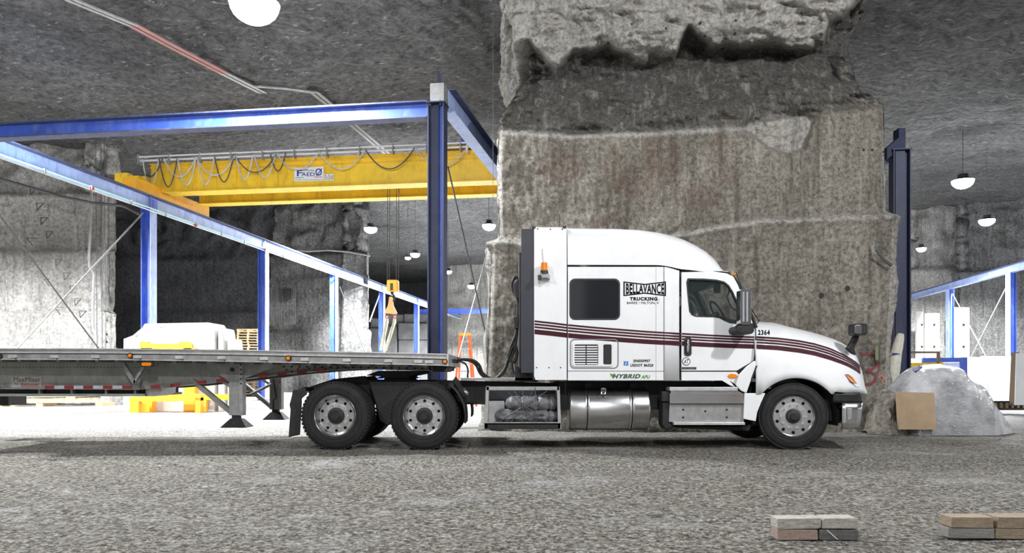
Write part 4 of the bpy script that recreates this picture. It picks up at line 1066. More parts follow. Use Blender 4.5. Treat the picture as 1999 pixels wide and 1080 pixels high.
# vent panel
vp = MB().prism(rrect(1113, 662, 1208, 720, 9), YN-.006, YN, YN, [rrect(1115, 664, 1206, 718, 8)]).build('vent_frame', 'greyprint', tk)
vq = MB().prism(rrect(1118, 668, 1197, 716, 6), YN-.02, YN, YN, [rrect(1122, 673, 1168, 713, 3), rrect(1178, 673, 1194, 712, 3)]).build('vent_panel', 'white', tk, bevel=.006)
MB().bpx(1122, 673, 1168, 713, YN-.003, YN+.01).build('vent_back', 'black', vq); MB().prism(rrect(1178, 673, 1194, 712, 3), YN-.006, YN+.01, YN).build('side_vent', 'black', vq)
for r in range(8):
    for s in range(2):
        b = MB(); x0 = 1122+s*23.5; b.bpx(x0+.4, 675.5+r*4.8, x0+21.6, 677.9+r*4.8, YN-.017, YN-.002); b.build('louvre', 'white', vq)
MB().bpx(1218, 705.5, 1227, 714, YN-.003, YN).build('blue_sticker', 'bluesticker', tk)
text('1', 1220.5, 707, 1224, 713, YN-.005, 'paper', tk, name='sticker_mark', shear=.3, bold=.02)
# lettering
def bow(x): return abs(2*(x-1217)/(1301-1217)-1)
out = []; inn = []
for k in range(13):
    x = lerp(1217.5, 1300.5, k/12); q = bow(x); out.append((x, 556-6.5*q)); 
top = [(lerp(1217.5, 1300.5, k/8), 554.5-5*bow(lerp(1217.5, 1300.5, k/8))) for k in range(9)]
bot = [(x, 573.5+5*bow(x)) for x, _ in top][::-1]
ti = [(lerp(1220, 1298, k/8), 556.7-5*bow(lerp(1220, 1298, k/8))) for k in range(9)]
bi = [(x, 571.3+5*bow(x)) for x, _ in ti][::-1]
MB().prism(top+bot, YN-.004, YN, YN, [ti+bi]).build('logo_frame', 'satinblack', tk)
text('BELLAVANCE', 1222.5, 553, 1297, 575, YN-.005, 'satinblack', tk, bow=.28, bold=.03, label='black company name in a bow-tie frame')
text('TRUCKING', 1230, 580, 1284, 587, YN-.005, 'satinblack', tk, bold=.05); text('INC', 1285, 584.5, 1289, 586.5, YN-.005, 'greyprint', tk)
text('BARRE / MILTON, V', 1224.5, 589, 1287, 594.5, YN-.005, 'satinblack', tk)
text('2364', 1480, 644, 1503.5, 654.5, 11.49, 'satinblack', tk, bold=.05)
text('SN050907', 1237, 702, 1270, 707.5, YN-.005, 'satinblack', tk, bold=.03); text('USDOT 86320', 1231, 710.5, 1276, 716, YN-.005, 'satinblack', tk, bold=.03)
text('HYBRID', 1196, 730.5, 1251, 739, YN-.005, paint('dark_green_print', (.05, .11, .05), .5), tk, shear=.35, bold=.05); text('APU', 1252, 732.5, 1270, 739.5, YN-.005, 'green', tk, shear=.3, bold=.03)
MB().prism([(1191, 729.5), (1197, 731), (1199, 728.5), (1200, 734), (1197, 738), (1193, 734)], YN-.004, YN, YN).build('leaf_mark', 'green', tk)
# ---- chassis
fr_ = [(600, 757), (618, 751), (652, 740), (712, 734), (718, 742), (900, 744), (1640, 765), (1640, 790), (940, 790), (905, 785), (610, 785)]
for a, c in ((12.25, 12.33), (13.13, 13.21)): MB().prism(fr_, a, c, 12.25).build('frame_rail', 'chassis', tk)
MB().bpx(640, 750, 1020, 790, 12.35, 13.1, 12.3).build('crossmembers', 'chassis', tk)
MB().bpx(1090, 746, 1480, 800, 12.05, 13.4, 12.05).build('underbody', 'chassis', tk)
MB().bpx(900, 738, 1045, 743, 12.0, 13.4, 12.0).build('deck_plate', 'galv', tk)
MB().bpx(1006, 716, 1050, 746, 12.0, 13.4, 12.0).build('cab_mount', 'chassis', tk)
MB().prism([(720, 745), (860, 745), (850, 760), (800, 768), (770, 820), (758, 832), (742, 820), (735, 790), (728, 768)], 11.95, 12.2, 12.0).build('suspension_hanger', 'chassis', tk, bevel=.02)
MB().prism([(735, 742), (865, 742), (865, 800), (735, 800)], 12.36, 13.1, 12.4).build('suspension_housing', 'chassis', tk)
for x in (740, 826): b = MB(); pass
for x in (655, 828.5):
    b = MB(); c = PX(x, 11.5); z = PZ(813, 11.5); b.cyl((c, 11.9, z), (c, YF-.4, z), .13, 16); b.build('drive_axle', 'chassis', tk)
b = MB(); b.cyl((PX(1550, 11.5), 11.9, PZ(815, 11.5)), (PX(1550, 11.5), YF-.4, PZ(815, 11.5)), .08, 12); b.build('steer_axle', 'chassis', tk)
# fifth wheel
MB().prism([(716, 733), (740, 724), (826, 724), (829, 729), (800, 735), (810, 739), (735, 739), (745, 735)], 12.25, 13.2, 12.3).build('fifth_wheel', 'chassis', tk, bevel=.01)
MB().prism([(755, 734), (795, 734), (805, 746), (745, 746)], 12.3, 13.15, 12.3).build('fifth_wheel_mount', 'chassis', tk)
# rear deck line shape above the wheels, front quarter fender, mud flap
rows = []
for k in range(13):
    a = math.radians(-8+62*k/12); r = 80; rows.append([(PX(828+r*math.cos(a), 11.6), yy, PZ(815-r*math.sin(a), 11.6)) for yy in (11.52, 12.12)])
MB().grid(rows).build('quarter_fender', 'black', tk, smooth=60, solid=.02)
MB().grid([[(p[0], 2*YM-p[1], p[2]) for p in r] for r in rows]).build('quarter_fender', 'black', tk, smooth=60, solid=.02)
b = MB(); b.tube([P(912, 768, 11.75), P(905, 760, 12.1)], .03, 8); b.cyl(P(908, 765, 11.62), P(913, 768, 11.6), .025, 8); b.build('fender_bracket', 'alu', tk)
b = MB(); b.prism([(884, 743), (890, 735), (912, 770), (906, 776)], 12.0, 12.1, 12.0); b.build('hose_mast', 'chassis', tk)
MB().prism([(573, 762), (597, 758), (600, 770), (590, 778), (586, 849), (564, 854), (568, 800), (566, 790)], 11.6, 11.64, 11.62).build('mud_flap', 'black', tk, bevel=.01)
MB().prism([(573, 762), (597, 758), (600, 770), (590, 778), (586, 849), (564, 854), (568, 800), (566, 790)], YF-.5, YF-.46, 11.62).build('mud_flap', 'black', tk)
b = MB(); b.tube([P(577, 767, 11.66), P(596, 760, 11.9), P(612, 760, 12.3)], .035, 8); b.build('flap_hanger', 'chassis', tk)
# ---- wheels
def tyre(cx_, cz_, Ya, R, w, steer, far=False, name='tyre'):
    """tyre with its face at Ya, extending away to Ya+w"""
    ri = R*.60; c = Vector((cx_, 0, cz_))
    pr = [(ri, .01), (ri+.015, 0), (R*.72, -.012), (R*.86, -.010), (R*.94, .004), (R*.978, .02), (R, .045), (R, w-.045), (R*.97, w-.015), (R*.86, w+.01), (R*.7, w+.01), (ri, w-.01)]
    pr = [(r, Ya+y) for r, y in pr]
    b = MB(); b.lathe(pr, (cx_, 0, cz_), 72, close=True)
    t = b.build(name, 'rubber', tk, smooth=35)
    # tread blocks
    b = MB(); n = 54
    for i in range(n):
        a = 2*math.pi*i/n
        for (ya, yb, off) in ((.012, .06, 0), (.075, .125, .5), (.14, .19, 0), (w-.06, w-.012, .5)):
            aa = a+off*2*math.pi/n; R3 = Matrix.Rotation(-aa, 3, 'Y')
            b.box(c+Vector((math.cos(aa)*(R+.001), Ya+(ya+yb)/2, math.sin(aa)*(R+.001))), (.022, yb-ya, .043 if not steer else .054), R3)
    b.build('tread', 'rubber', t, kind='stuff')
    b = MB()
    for rr in (R*.80, R*.68): b.lathe([(rr, Ya-.013), (rr+.004, Ya-.018), (rr+.008, Ya-.013)], (cx_, 0, cz_), 60)
    b.build('sidewall_ring', 'rubber', t)
    return t
def wheelset(cx_, cz_, Ya, R, steer, t):
    ri = R*.605; c = (cx_, 0, cz_)
    # rim barrel
    if steer: pr = [(ri+.012, Ya-.005), (ri+.004, Ya-.014), (ri-.006, Ya-.006), (ri-.012, Ya+.012), (ri-.02, Ya+.03)]; yd = Ya+.02
    else: pr = [(ri+.012, Ya-.004), (ri+.004, Ya-.012), (ri-.008, Ya), (ri-.022, Ya+.02), (ri-.028, Ya+.06), (ri-.05, Ya+.10)]; yd = Ya+.10
    rm = MB().lathe(pr, c, 64).build('rim', 'bright', t, smooth=50)
    ro = pr[-1][0]+.004; circ = lambda r, x0, z0, n: [(x0+r*math.cos(2*math.pi*i/n), z0+r*math.sin(2*math.pi*i/n)) for i in range(n)]
    rh = ro*.86; holes = [circ(.026 if steer else .024, cx_+rh*math.cos(math.pi*(2*i+1)/10), cz_+rh*math.sin(math.pi*(2*i+1)/10), 14) for i in range(10)]
    MB().plate([circ(ro, cx_, cz_, 64), circ(.08, cx_, cz_, 24)]+holes, yd, yd+.012).build('wheel_disc', 'bright', rm)
    MB().lathe([(ro*.99, yd+.05), (.05, yd+.06)], c, 24).build('brake_drum', 'hole', rm)
    MB().lathe([(ro*.735, yd+.002), (ro*.72, yd-.014), (ro*.44, yd-.018), (ro*.42, yd+.004)], c, 48).build('hub_flange', 'alu', rm, smooth=40)
    for i in range(10):
        a = 2*math.pi*i/10; x = cx_+ro*.62*math.cos(a); z = cz_+ro*.62*math.sin(a)
        b = MB(); b.cyl((x, yd-.045, z), (x, yd-.012, z), .0125, 6); b.cyl((x, yd-.018, z), (x, yd-.012, z), .019, 12); b.build('lug_nut', 'chrome', rm)
    hub = [(.002, yd-.11), (.055, yd-.11), (.07, yd-.09), (.085, yd-.065), (.125, yd-.055), (.132, yd-.01)] if not steer else [(.002, yd-.08), (.05, yd-.08), (.055, yd-.055), (.1, yd-.045), (.112, yd-.01)]
    MB().lathe(hub, c, 28).build('hub_cap', 'chassis', rm, smooth=40)
    if not steer:
        for i in range(10):
            a = 2*math.pi*(i+.5)/10; b = MB(); x = cx_+.108*math.cos(a); z = cz_+.108*math.sin(a); b.cyl((x, yd-.062, z), (x, yd-.05, z), .008, 6); b.build('hub_bolt', 'chassis', rm)
R_ = .522
ZW = R_-.008
for x in (655.0, 828.5):
    cx_ = PX(x-.5, 11.52)
    t = tyre(cx_, ZW, 11.52, R_, .255, False); wheelset(cx_, ZW, 11.52, R_, False, t)
    tyre(cx_, ZW, 11.86, R_, .255, False); tyre(cx_, ZW, 13.30, R_, .255, False); tyre(cx_, ZW, 13.64, R_, .255, False)
cx_ = PX(1550, 11.55); cs = Vector((cx_, 11.62, ZW-.008)); k0 = len(bpy.data.objects)
t = tyre(cx_, ZW-.008, 11.52, .508, .27, True); wheelset(cx_, ZW-.008, 11.52, .508, True, t)
# the steered wheel is turned a few degrees about its kingpin
Rz = Matrix.Rotation(math.radians(-9), 4, 'Z'); o0 = WO[tk]
T = Matrix.Translation(cs-o0) @ Rz @ Matrix.Translation(-(cs-o0)); t.matrix_basis = T
t = tyre(cx_, ZW-.008, 13.67, .508, .27, True)
# ---- fuel tank
x0, x1 = PX(1113, YN+.05), PX(1271, YN+.05); r = .335; zc_ = PZ(800.5, YN+.02); yc = YN+.02+r
tn = MB()
nn = 48; prof = [(x0, r-.03), (x0+.012, r-.008), (x0+.03, r), (x1-.03, r), (x1-.012, r-.008), (x1, r-.03)]
rows = [[(x, yc+q*math.cos(2*math.pi*i/nn), zc_+q*math.sin(2*math.pi*i/nn)) for i in range(nn)] for x, q in prof]
tn.grid(rows, closed=True); tn.add(rows[0], [tuple(range(nn))]); tn.add(rows[-1], [tuple(range(nn))])
tank = tn.build('fuel_tank', 'tank', tk, smooth=40)
for px in (1148, 1236):
    for dx in (-.022, .022):
        x = PX(px, YN); q = r+.008; rows = [[(x+dx+w, yc+q*math.cos(2*math.pi*i/nn), zc_+q*math.sin(2*math.pi*i/nn)) for i in range(nn)] for w in (-.014, .014)]
        MB().grid(rows, closed=True).build('tank_strap', 'bright', tank, smooth=60, solid=-.006)
    x = PX(px, YN); q = r+.003; rows = [[(x+w, yc+q*math.cos(2*math.pi*i/nn), zc_+q*math.sin(2*math.pi*i/nn)) for i in range(nn)] for w in (-.008, .008)]
    MB().grid(rows, closed=True).build('strap_rubber', 'black', tank)
b = MB(); p = P(1178, 766, YN+.1); b.cyl(p, p+Vector((0, -.05, .035)), .045, 20); b.build('tank_cap', 'chrome', tank, smooth=40)
MB().bpx(1170, 770, 1188, 773, YN+.045, YN+.055).build('tank_label', 'black', tank)
for x in (1148, 1236): MB().bpx(x-6, 748, x+6, 775, 11.9, 12.3, 11.9).build('tank_bracket', 'chassis', tk)
# ---- step box
sb = MB().prism([(1308, 782), (1453, 782), (1453, 826), (1306, 824)], YN+.06, YN+.5, YN+.06).build('step_box', 'alu', tk, bevel=.006)
MB().bpx(1308, 756, 1441, 763, YN+.0, YN+.3).build('upper_step', 'trailerlip', sb, bevel=.004)
MB().prism([(1310, 763), (1441, 763), (1450, 768), (1310, 768)], YN+.02, YN+.3, YN+.02).build('upper_step_lip', 'bright', sb)
MB().prism([(1308, 768), (1452, 768), (1452, 788), (1308, 788)], YN+.0, YN+.05, YN).build('box_lid', 'bright', sb, bevel=.005)
MB().bpx(1308, 787, 1450, 789, YN+.01, YN+.06).build('lid_gap', 'chassis', sb)
MB().bpx(1316, 825, 1455, 830, YN-.02, YN+.35).build('lower_step', 'trailerlip', sb, bevel=.004)
for x in (1334, 1377, 1419):
    for y in (800, 815):
        if x == 1377 and y == 815: continue
        b = MB(); p = P(x, y+(3 if x == 1377 else 0), YN+.06); b.cyl(p+Vector((0, -.012, 0)), p, .016, 10); b.build('bolt', 'chassis', sb)
MB().bpx(1431, 774, 1449, 775, YN-.003, YN).build('red_tag', 'redprint', sb)
MB().bpx(1292, 764, 1309, 785, YN+.05, YN+.3).build('valve_box', 'chassis', tk, bevel=.02, seg=3); MB().prism([(1294, 785), (1308, 785), (1308, 826), (1316, 832), (1314, 838), (1298, 838), (1293, 830)], YN+.08, YN+.4, YN+.08).build('exhaust_box', 'chassis', tk, bevel=.03, seg=3)
MB().prism([(1320, 832), (1452, 832), (1470, 824), (1464, 842), (1320, 836)], YN+.25, YN+1.0, YN+.25).build('underside_box', 'chassis', tk, bevel=.02)
# ---- open rack behind the cab
rk = MB().bpx(946, 826, 1095, 838, YN, YN+.05).build('rack_rail', 'chassis', tk, bevel=.004, label='dark lower rail of the open storage rack')
MB().bpx(950, 755, 1092, 762, YN, YN+.04).build('rack_top_rail', 'galv', tk); MB().prism([(946, 838), (949, 755), (955, 755), (952, 838)], YN, YN+.55, YN).build('rack_end', 'alu', tk)
MB().prism([(1088, 755), (1093, 755), (1096, 838), (1090, 838)], YN, YN+.55, YN).build('rack_end', 'alu', tk)
MB().bpx(946, 826, 1095, 829, YN, YN+.55).build('rack_floor', 'alu', tk); MB().bpx(952, 757, 1090, 828, YN+.53, YN+.56).build('rack_back', 'navyblack', tk)
MB().bpx(946, 824.5, 1095, 826.5, YN-.01, YN+.04).build('rack_lip', 'galv', tk)
MB().bpx(954, 783, 985, 826, YN+.35, YN+.42, YN+.35).build('rack_divider', 'alu', tk)
def roll(x0, x1, yc_, ry, Yc, rY, label, seed):
    rows = []; n = 22
    for i in range(40):
        t = i/39; x = lerp(PX(x0, YN+.1), PX(x1, YN+.1), t); cap = min(1, (min(t, 1-t)*9)**.5) if 0 < t < 1 else .02
        row = []
        for k in range(n):
            a = 2*math.pi*k/n; q = Vector((x*3, math.cos(a)*1.2, math.sin(a)*1.2+seed))
            s = 1+.22*noise.ridged_multi_fractal(q*1.6, .9, 2.1, 3, 1., 2.)-.18+.1*fbm(q*3, 3)
            for sx in (.3, .62, .82): s -= .22*math.exp(-((t-sx)/.02)**2)
            row.append((x, Yc+rY*s*math.cos(a)*cap, max(PZ(yc_, YN+.1)+ry*s*math.sin(a)*cap, zfl+.002)))
        rows.append(row)
    o = MB().grid(rows, closed=True); o.add(rows[0], [tuple(range(n))]); o.add(rows[-1], [tuple(range(n))])
    return o.build('rolled_tarp', 'tarp', None, smooth=60, label=label, cat='tarpaulin', group='rolled tarpaulins in the storage rack')
zfl = PZ(826, YN)+.0
roll(965, 1093, 813, .105, YN+.2, .17, 'grey rolled tarpaulin lying on the floor of the open truck rack', 1)
zfl = PZ(804, YN); roll(986, 1091, 789, .115, YN+.22, .15, 'grey rolled tarpaulin strapped on top of the other roll in the rack', 5)
st = empty('cargo_strap', P(1022, 790, YN), 'dark elastic straps tied in a star knot over the tarpaulin rolls in the rack', 'strap')
for q in ((1000, 757), (1020, 757), (1045, 757), (1068, 764), (1074, 790), (1070, 824), (1046, 826), (1020, 826), (998, 824), (975, 824), (985, 790), (992, 766)):
    b = MB(); b.tube([P(1023, 792, YN-.03), P((1023+q[0])/2, (792+q[1])/2, YN-.01), P(q[0], q[1], YN+.01)], .006, 5); b.build('strap', 'dcable', st)
MB().tube([P(1045, 757, YN-.005), P(1047, 826, YN-.01)], .007, 5).build('strap', 'dcable', st)
# ---- hoses between trailer and cab
def spl(pts, n=6):
    out = []; Pn = [pts[0]]+pts+[pts[-1]]
    for i in range(1, len(Pn)-2):
        for k in range(n):
            t = k/n; out.append(.5*((2*Pn[i])+(-Pn[i-1]+Pn[i+1])*t+(2*Pn[i-1]-5*Pn[i]+4*Pn[i+1]-Pn[i+2])*t*t+(-Pn[i-1]+3*Pn[i]-3*Pn[i+1]+Pn[i+2])*t**3))
    return out+[pts[-1]]
def hose(l, r, mat='black', Y=12.6, name='air_hose'):
    return MB().tube(spl([P(a[0], a[1], a[2] if len(a) > 2 else Y) for a in l]), r, 8).build(name, mat, tk, smooth=60)
hose([(893, 702), (920, 703), (935, 712), (942, 728), (955, 738), (970, 738), (985, 722), (993, 700), (1000, 680), (1006, 676), (1010, 690), (1006, 706), (998, 706), (993, 696), (998, 676), (1008, 650), (1012, 600), (1010, 560)], .026)
hose([(893, 701), (918, 705), (930, 714), (938, 730), (952, 740), (968, 740), (984, 728), (992, 708), (1002, 690), (1010, 650), (1013, 560), (1008, 540)], .02)
hose([(893, 704), (908, 710), (914, 722), (914, 738), (925, 741), (950, 741), (975, 739)], .015)
hose([(1006, 540), (1000, 555), (1004, 572), (1012, 580), (1014, 560), (1009, 545)], .025)
hose([(1000, 708), (1003, 728), (1014, 732), (1022, 729)], .018); hose([(1003, 706), (1006, 722), (1018, 726)], .012, 'galv')
MB().prism([(1003, 620), (1012, 618), (1012, 640), (1005, 642)], 12.5, 12.6, 12.5).build('hose_clip', 'black', tk)
MB().prism([(1002, 556), (1010, 548), (1018, 546), (1018, 582), (1010, 590), (1004, 578)], 12.4, 12.7, 12.6).build('hose_bundle', 'black', tk, bevel=.03)
# ------------------------------------------------------------------ flatbed trailer
YT = 11.47; YT2 = 14.03
tr = empty('flatbed_trailer', (PX(400, 12.7), 12.7, 0), 'grey aluminium flatbed trailer coupled behind the white truck', 'trailer')
DT = [(-160, 679.5), (200, 680.5), (400, 682), (560, 684.5), (700, 687), (800, 689), (873, 691)]
DB = [(-160, 702), (200, 703), (400, 705.5), (560, 708.5), (700, 711), (800, 712.5), (873, 714.5)]
def strip(f0, f1, Ya, Yb, name, mat, x0=-150, x1=873, bevel=0):
    xs_ = [x0+(x1-x0)*k/14 for k in range(15)]; tp = [(x, lerp(interp(DT, x), interp(DB, x), f0)) for x in xs_]; bt = [(x, lerp(interp(DT, x), interp(DB, x), f1)) for x in xs_][::-1]
    return MB().prism(tp+bt, Ya, Yb, YT).build(name, mat, tr, bevel=bevel)
strip(0, .10, YT-.005, YT+.05, 'deck_edge', 'trailerlip')
sr = strip(.10, 1, YT+.012, YT+.06, 'side_rail', 'trailer')
strip(.30, .42, YT-.002, YT+.03, 'rail_moulding', 'trailerlip'); strip(.44, .48, YT+.0, YT+.03, 'rail_groove', 'chassis'); strip(.92, 1, YT-.004, YT+.06, 'rail_lower_lip', 'trailerlip')
strip(.12, 1, YT2-.06, YT2, 'side_rail', 'trailer')
# deck planks running the length (aluminium extrusions)
xs_ = [-150+1023*k/14 for k in range(15)]
for i in range(12):
    ya = YT+.05+i*(YT2-YT-.1)/12; yb = ya+(YT2-YT-.1)/12-.006
    vs = []
    for x in xs_:
        z = PZ(interp(DT, x), YT)-.012; X = PX(x, YT); vs += [(X, ya, z), (X, yb, z), (X, yb, z-.04), (X, ya, z-.04)]
    b = MB(); b.add(vs, [(4*k+a, 4*k+(a+1) % 4, 4*k+4+(a+1) % 4, 4*k+4+a) for k in range(14) for a in range(4)]+[(0, 1, 2, 3), (59, 58, 57, 56)])
    b.build('deck_plank', 'trailerlip' if i % 3 else 'trailer', tr)
for x in (24, 105, 186, 268, 350, 432, 515, 595, 677, 758, 817, 838):
    y = lerp(interp(DT, x), interp(DB, x), .62); b = MB(); b.bpx(x-8, y-1, x+8, y+5, YT-.02, YT+.02); b.build('stake_pocket', 'trailerlip', tr, bevel=.004)
    if x < 800: b = MB(); b.bpx(x+6, y, x+7.5, y+9, YT-.004, YT+.02); b.build('rail_joint', 'chassis', tr)
# front end face
MB().box((PX(873, YT)+.012, (YT+YT2)/2, PZ(703, YT)), (.024, YT2-YT, .185)).build('front_end_rail', 'trailerlip', tr)
MB().prism([(846, 714), (873, 714), (873, 717), (862, 726), (846, 726)], YT+.35, YT2-.35, YT+.4).build('front_bolster', 'chassis', tr)
for y_ in (12.2, 12.45, 12.7, 13.0): MB().box((PX(873, YT)+.04, y_, PZ(703, YT)), (.05, .06, .06)).build('glad_hand', 'chassis', tr)
def lamp(x, y, r, name='marker_lamp'):
    b = MB(); p = P(x, y, YT-.012); b.cyl(p+Vector((0, -.012, 0)), p+Vector((0, .03, 0)), (r+2)*YT/F, 20); o = b.build(name, 'black', tr)
    b = MB(); b.cyl(p+Vector((0, -.022, 0)), p, r*YT/F, 20); b.build('lamp_lens', 'amber', o)
lamp(255, 694.5, 3.4); lamp(563.5, 699.5, 3.6); lamp(869, 706, 3.4); lamp(-1, 696, 3.4)
o = MB().prism(rrect(273, 705.5, 299, 717, 5.5), YT+.02, YT+.05, YT).build('marker_lamp', 'black', tr); MB().prism(rrect(276, 708, 295, 714.5, 3), YT+.01, YT+.03, YT).build('lamp_lens', 'amber', o)
# main beams: deep web tapering to the gooseneck
YB_ = 12.05
WB = [(-160, 704), (870, 713), (874, 716), (874, 724), (860, 725), (700, 721), (640, 724), (560, 731), (480, 741), (400, 750), (330, 757), (275, 761), (-160, 759)]
for Ya in (YB_, 13.45):
    wb = MB().prism(WB, Ya, Ya+.014, YB_).build('main_beam', 'trailerweb', tr)
    if Ya == YB_: web = wb
    low = [(860, 725), (700, 721), (640, 724), (560, 731), (480, 741), (400, 750), (330, 757), (275, 761), (-160, 759)]
    b = MB(); vs = []
    for x, y in low: X, Z = PX(x, YB_), PZ(y, YB_); vs += [(X, Ya-.08, Z), (X, Ya+.08, Z), (X, Ya+.08, Z+.015), (X, Ya-.08, Z+.015)]
    b.add(vs, [(4*k+a, 4*k+(a+1) % 4, 4*k+4+(a+1) % 4, 4*k+4+a) for k in range(len(low)-1) for a in range(4)]); b.build('beam_flange', 'trailer', tr)
seam([(276, 708), (276, 760)], parent=web, Y=YB_, w=.4); MB().prism([(-160, 747), (275, 748), (275, 761), (-160, 759)], YB_-.006, YB_, YB_).build('beam_reinforcement', 'trailer', web)
b = MB()
for i in range(46): p = P(-20+i*6.6, 717.5, YB_); b.cyl(p+Vector((0, -.006, 0)), p, .008, 5)
b.build('rivet_row', 'chassis', web, kind='stuff')
for i in range(22):
    x = 555+i*15; y = interp([(555, 716), (870, 720)], x); b = MB(); p = P(x, y, YB_); b.cyl(p+Vector((0, -.01, 0)), p, .016, 8); b.build('bolt', 'chassis', web)
for i in range(12):
    x = 560+i*11; y = interp([(560, 722), (690, 715)], x); b = MB(); p = P(x, y+(4 if i % 2 else 0), YB_); b.cyl(p+Vector((0, -.01, 0)), p, .014, 8); b.build('bolt', 'chassis', web)
# cross members under the deck
x = -120
while x < 860:
    z = PZ(interp(DB, x), YT)+.02; MB().box((PX(x, YT), (YT+YT2)/2, z), (.05, YT2-YT-.15, .10)).build('cross_member', 'trailer', tr); x += 38
# conspicuity tape
for i, x in enumerate((-18, 88, 126, 163, 201.5, 239)): MB().bpx(x, 753.2, x+18.5, 759.3, YB_-.09, YB_-.082, YB_-.09).build('red_tape', 'red', tr)
for x in (106.5, 144.5, 182, 220): MB().bpx(x, 753.2, x+19, 759.3, YB_-.09, YB_-.082, YB_-.09).build('white_tape', 'tapewhite', tr)
for x, y in ((295, 756), (333, 752.5), (385, 747.5), (423, 743.5), (505, 735), (542, 731), (580, 726.5), (617, 722.5)):
    sl = -.085; MB().prism([(x, y-3), (x+18, y-3+18*sl), (x+18, y+3+18*sl), (x, y+3)], YB_-.09, YB_-.082, YB_-.09).build('red_tape', 'red', tr)
# maker plate
pl = MB().prism([(24, 736), (82, 735.5), (81, 757), (24, 757)], YB_-.012, YB_-.002, YB_-.01).build('maker_plate', 'signgrey', tr, label='worn maker plate with dark and red lettering')
text('MaxMiser', 27, 736.5, 79.5, 745.5, YB_-.016, 'brownprint', pl); text('by', 29, 747.5, 36, 752, YB_-.016, 'brownprint', pl)
text('Reitnouer', 41, 747.5, 77, 753.5, YB_-.016, 'redprint', pl, shear=.25, bold=.02); MB().bpx(41, 754.3, 77, 755.2, YB_-.018, YB_-.012, YB_-.016).build('underline', 'redprint', pl)
# braces below the rail
for q in ([(232, 703), (241, 703), (267, 746), (262, 752)], [(262, 752), (262, 744), (285, 705), (292, 705)], [(303, 716), (316, 703), (308, 703), (300, 714)]):
    MB().prism(q, YB_-.32, YB_-.26, YB_-.3).build('rail_brace', 'trailer', tr)
MB().prism([(392, 706), (560, 709), (470, 742), (452, 748), (430, 733)], YB_-.10, YB_-.085, YB_-.1).build('gusset_plate', 'trailer', tr)
# slider / tray under the beam
MB().bpx(-100, 760, 285, 771, YB_+.1, YB_+1.3, YB_+.1).build('under_tray', 'chassis', tr); ut = MB().bpx(-100, 769, 287, 774, YB_+.0, YB_+1.3).build('tray_rail', 'trailerweb', tr)
for x in (75, 138, 205, 262): MB().bpx(x, 760, x+4, 770, YB_+.02, YB_+.1).build('tray_post', 'trailer', tr)
MB().prism([(285, 760), (317, 755), (316, 768), (300, 774), (285, 774)], YB_, YB_+.5, YB_).build('tray_end_box', 'alu', tr)
MB().bpx(-60, 772, 17, 792, 13.4, 13.9, 13.4).build('dark_box', 'chassis', tr)
# landing gear
def landing(dy, sc):
    Y = 12.0+dy
    lg = MB().box((PX(462, 12), Y+.06, (PZ(709, 12)+PZ(811, 12))/2), (.20, .14, PZ(709, 12)-PZ(811, 12))).build('landing_leg', 'trailer', tr, bevel=.008)
    MB().box((PX(474.5, 12), Y+.05, (PZ(709, 12)+PZ(811, 12))/2), (.05, .16, PZ(709, 12)-PZ(811, 12))).build('leg_channel', 'galv', lg)
    for k in range(5): b = MB(); z = PZ(713+9*k, 12); b.cyl((PX(474.5, 12), Y-.035, z), (PX(474.5, 12), Y-.025, z), .015, 8); b.build('bolt', 'chassis', lg)
    b = MB(); b.cyl((PX(457, 12), Y-.03, PZ(722, 12)), (PX(457, 12), Y-.005, PZ(722, 12)), .036, 6); b.build('leg_boss', 'chassis', lg)
    MB().box((PX(462, 12), Y+.06, PZ(818, 12)), (.12, .1, .12)).build('inner_leg', 'chassis', lg)
    zb = PZ(834, 12); b = MB(); X = PX(463, 12); b.add([(X-.21, Y-.12, zb), (X+.21, Y-.12, zb), (X+.21, Y+.24, zb), (X-.21, Y+.24, zb), (X-.09, Y, zb+.14), (X+.09, Y, zb+.14), (X+.09, Y+.12, zb+.14), (X-.09, Y+.12, zb+.14)], [(0, 3, 2, 1), (4, 5, 6, 7), (0, 1, 5, 4), (1, 2, 6, 5), (2, 3, 7, 6), (3, 0, 4, 7)])
    b.build('leg_foot', 'chassis', lg)
    def bar(a, c, w=.05): b = MB(); A, B = P(*a, 12), P(*c, 12); A.y = B.y = Y+.08; b.cyl(A, B, w, 4); return b.build('leg_brace', 'trailer', lg)
    bar((374, 742), (452, 806)); bar((430, 742), (470, 768), .035)
    return lg
landing(-.05, 1); landing(1.95, 1)
b = MB(); b.tube([P(490, 770, 13.9), P(531, 750, 13.95)], .03, 6); b.build('gear_cross_brace', 'trailer', tr)
b = MB(); b.tube([P(534, 740, 13.7), P(540, 776, 13.7), P(534, 782, 13.7), P(534, 803, 13.7)], .014, 6); b.build('crank_handle', 'chassis', tr)
MB().tube([P(470, 775, 12.05), P(470, 775, 13.95)], .02, 6).build('gear_cross_shaft', 'trailer', tr)

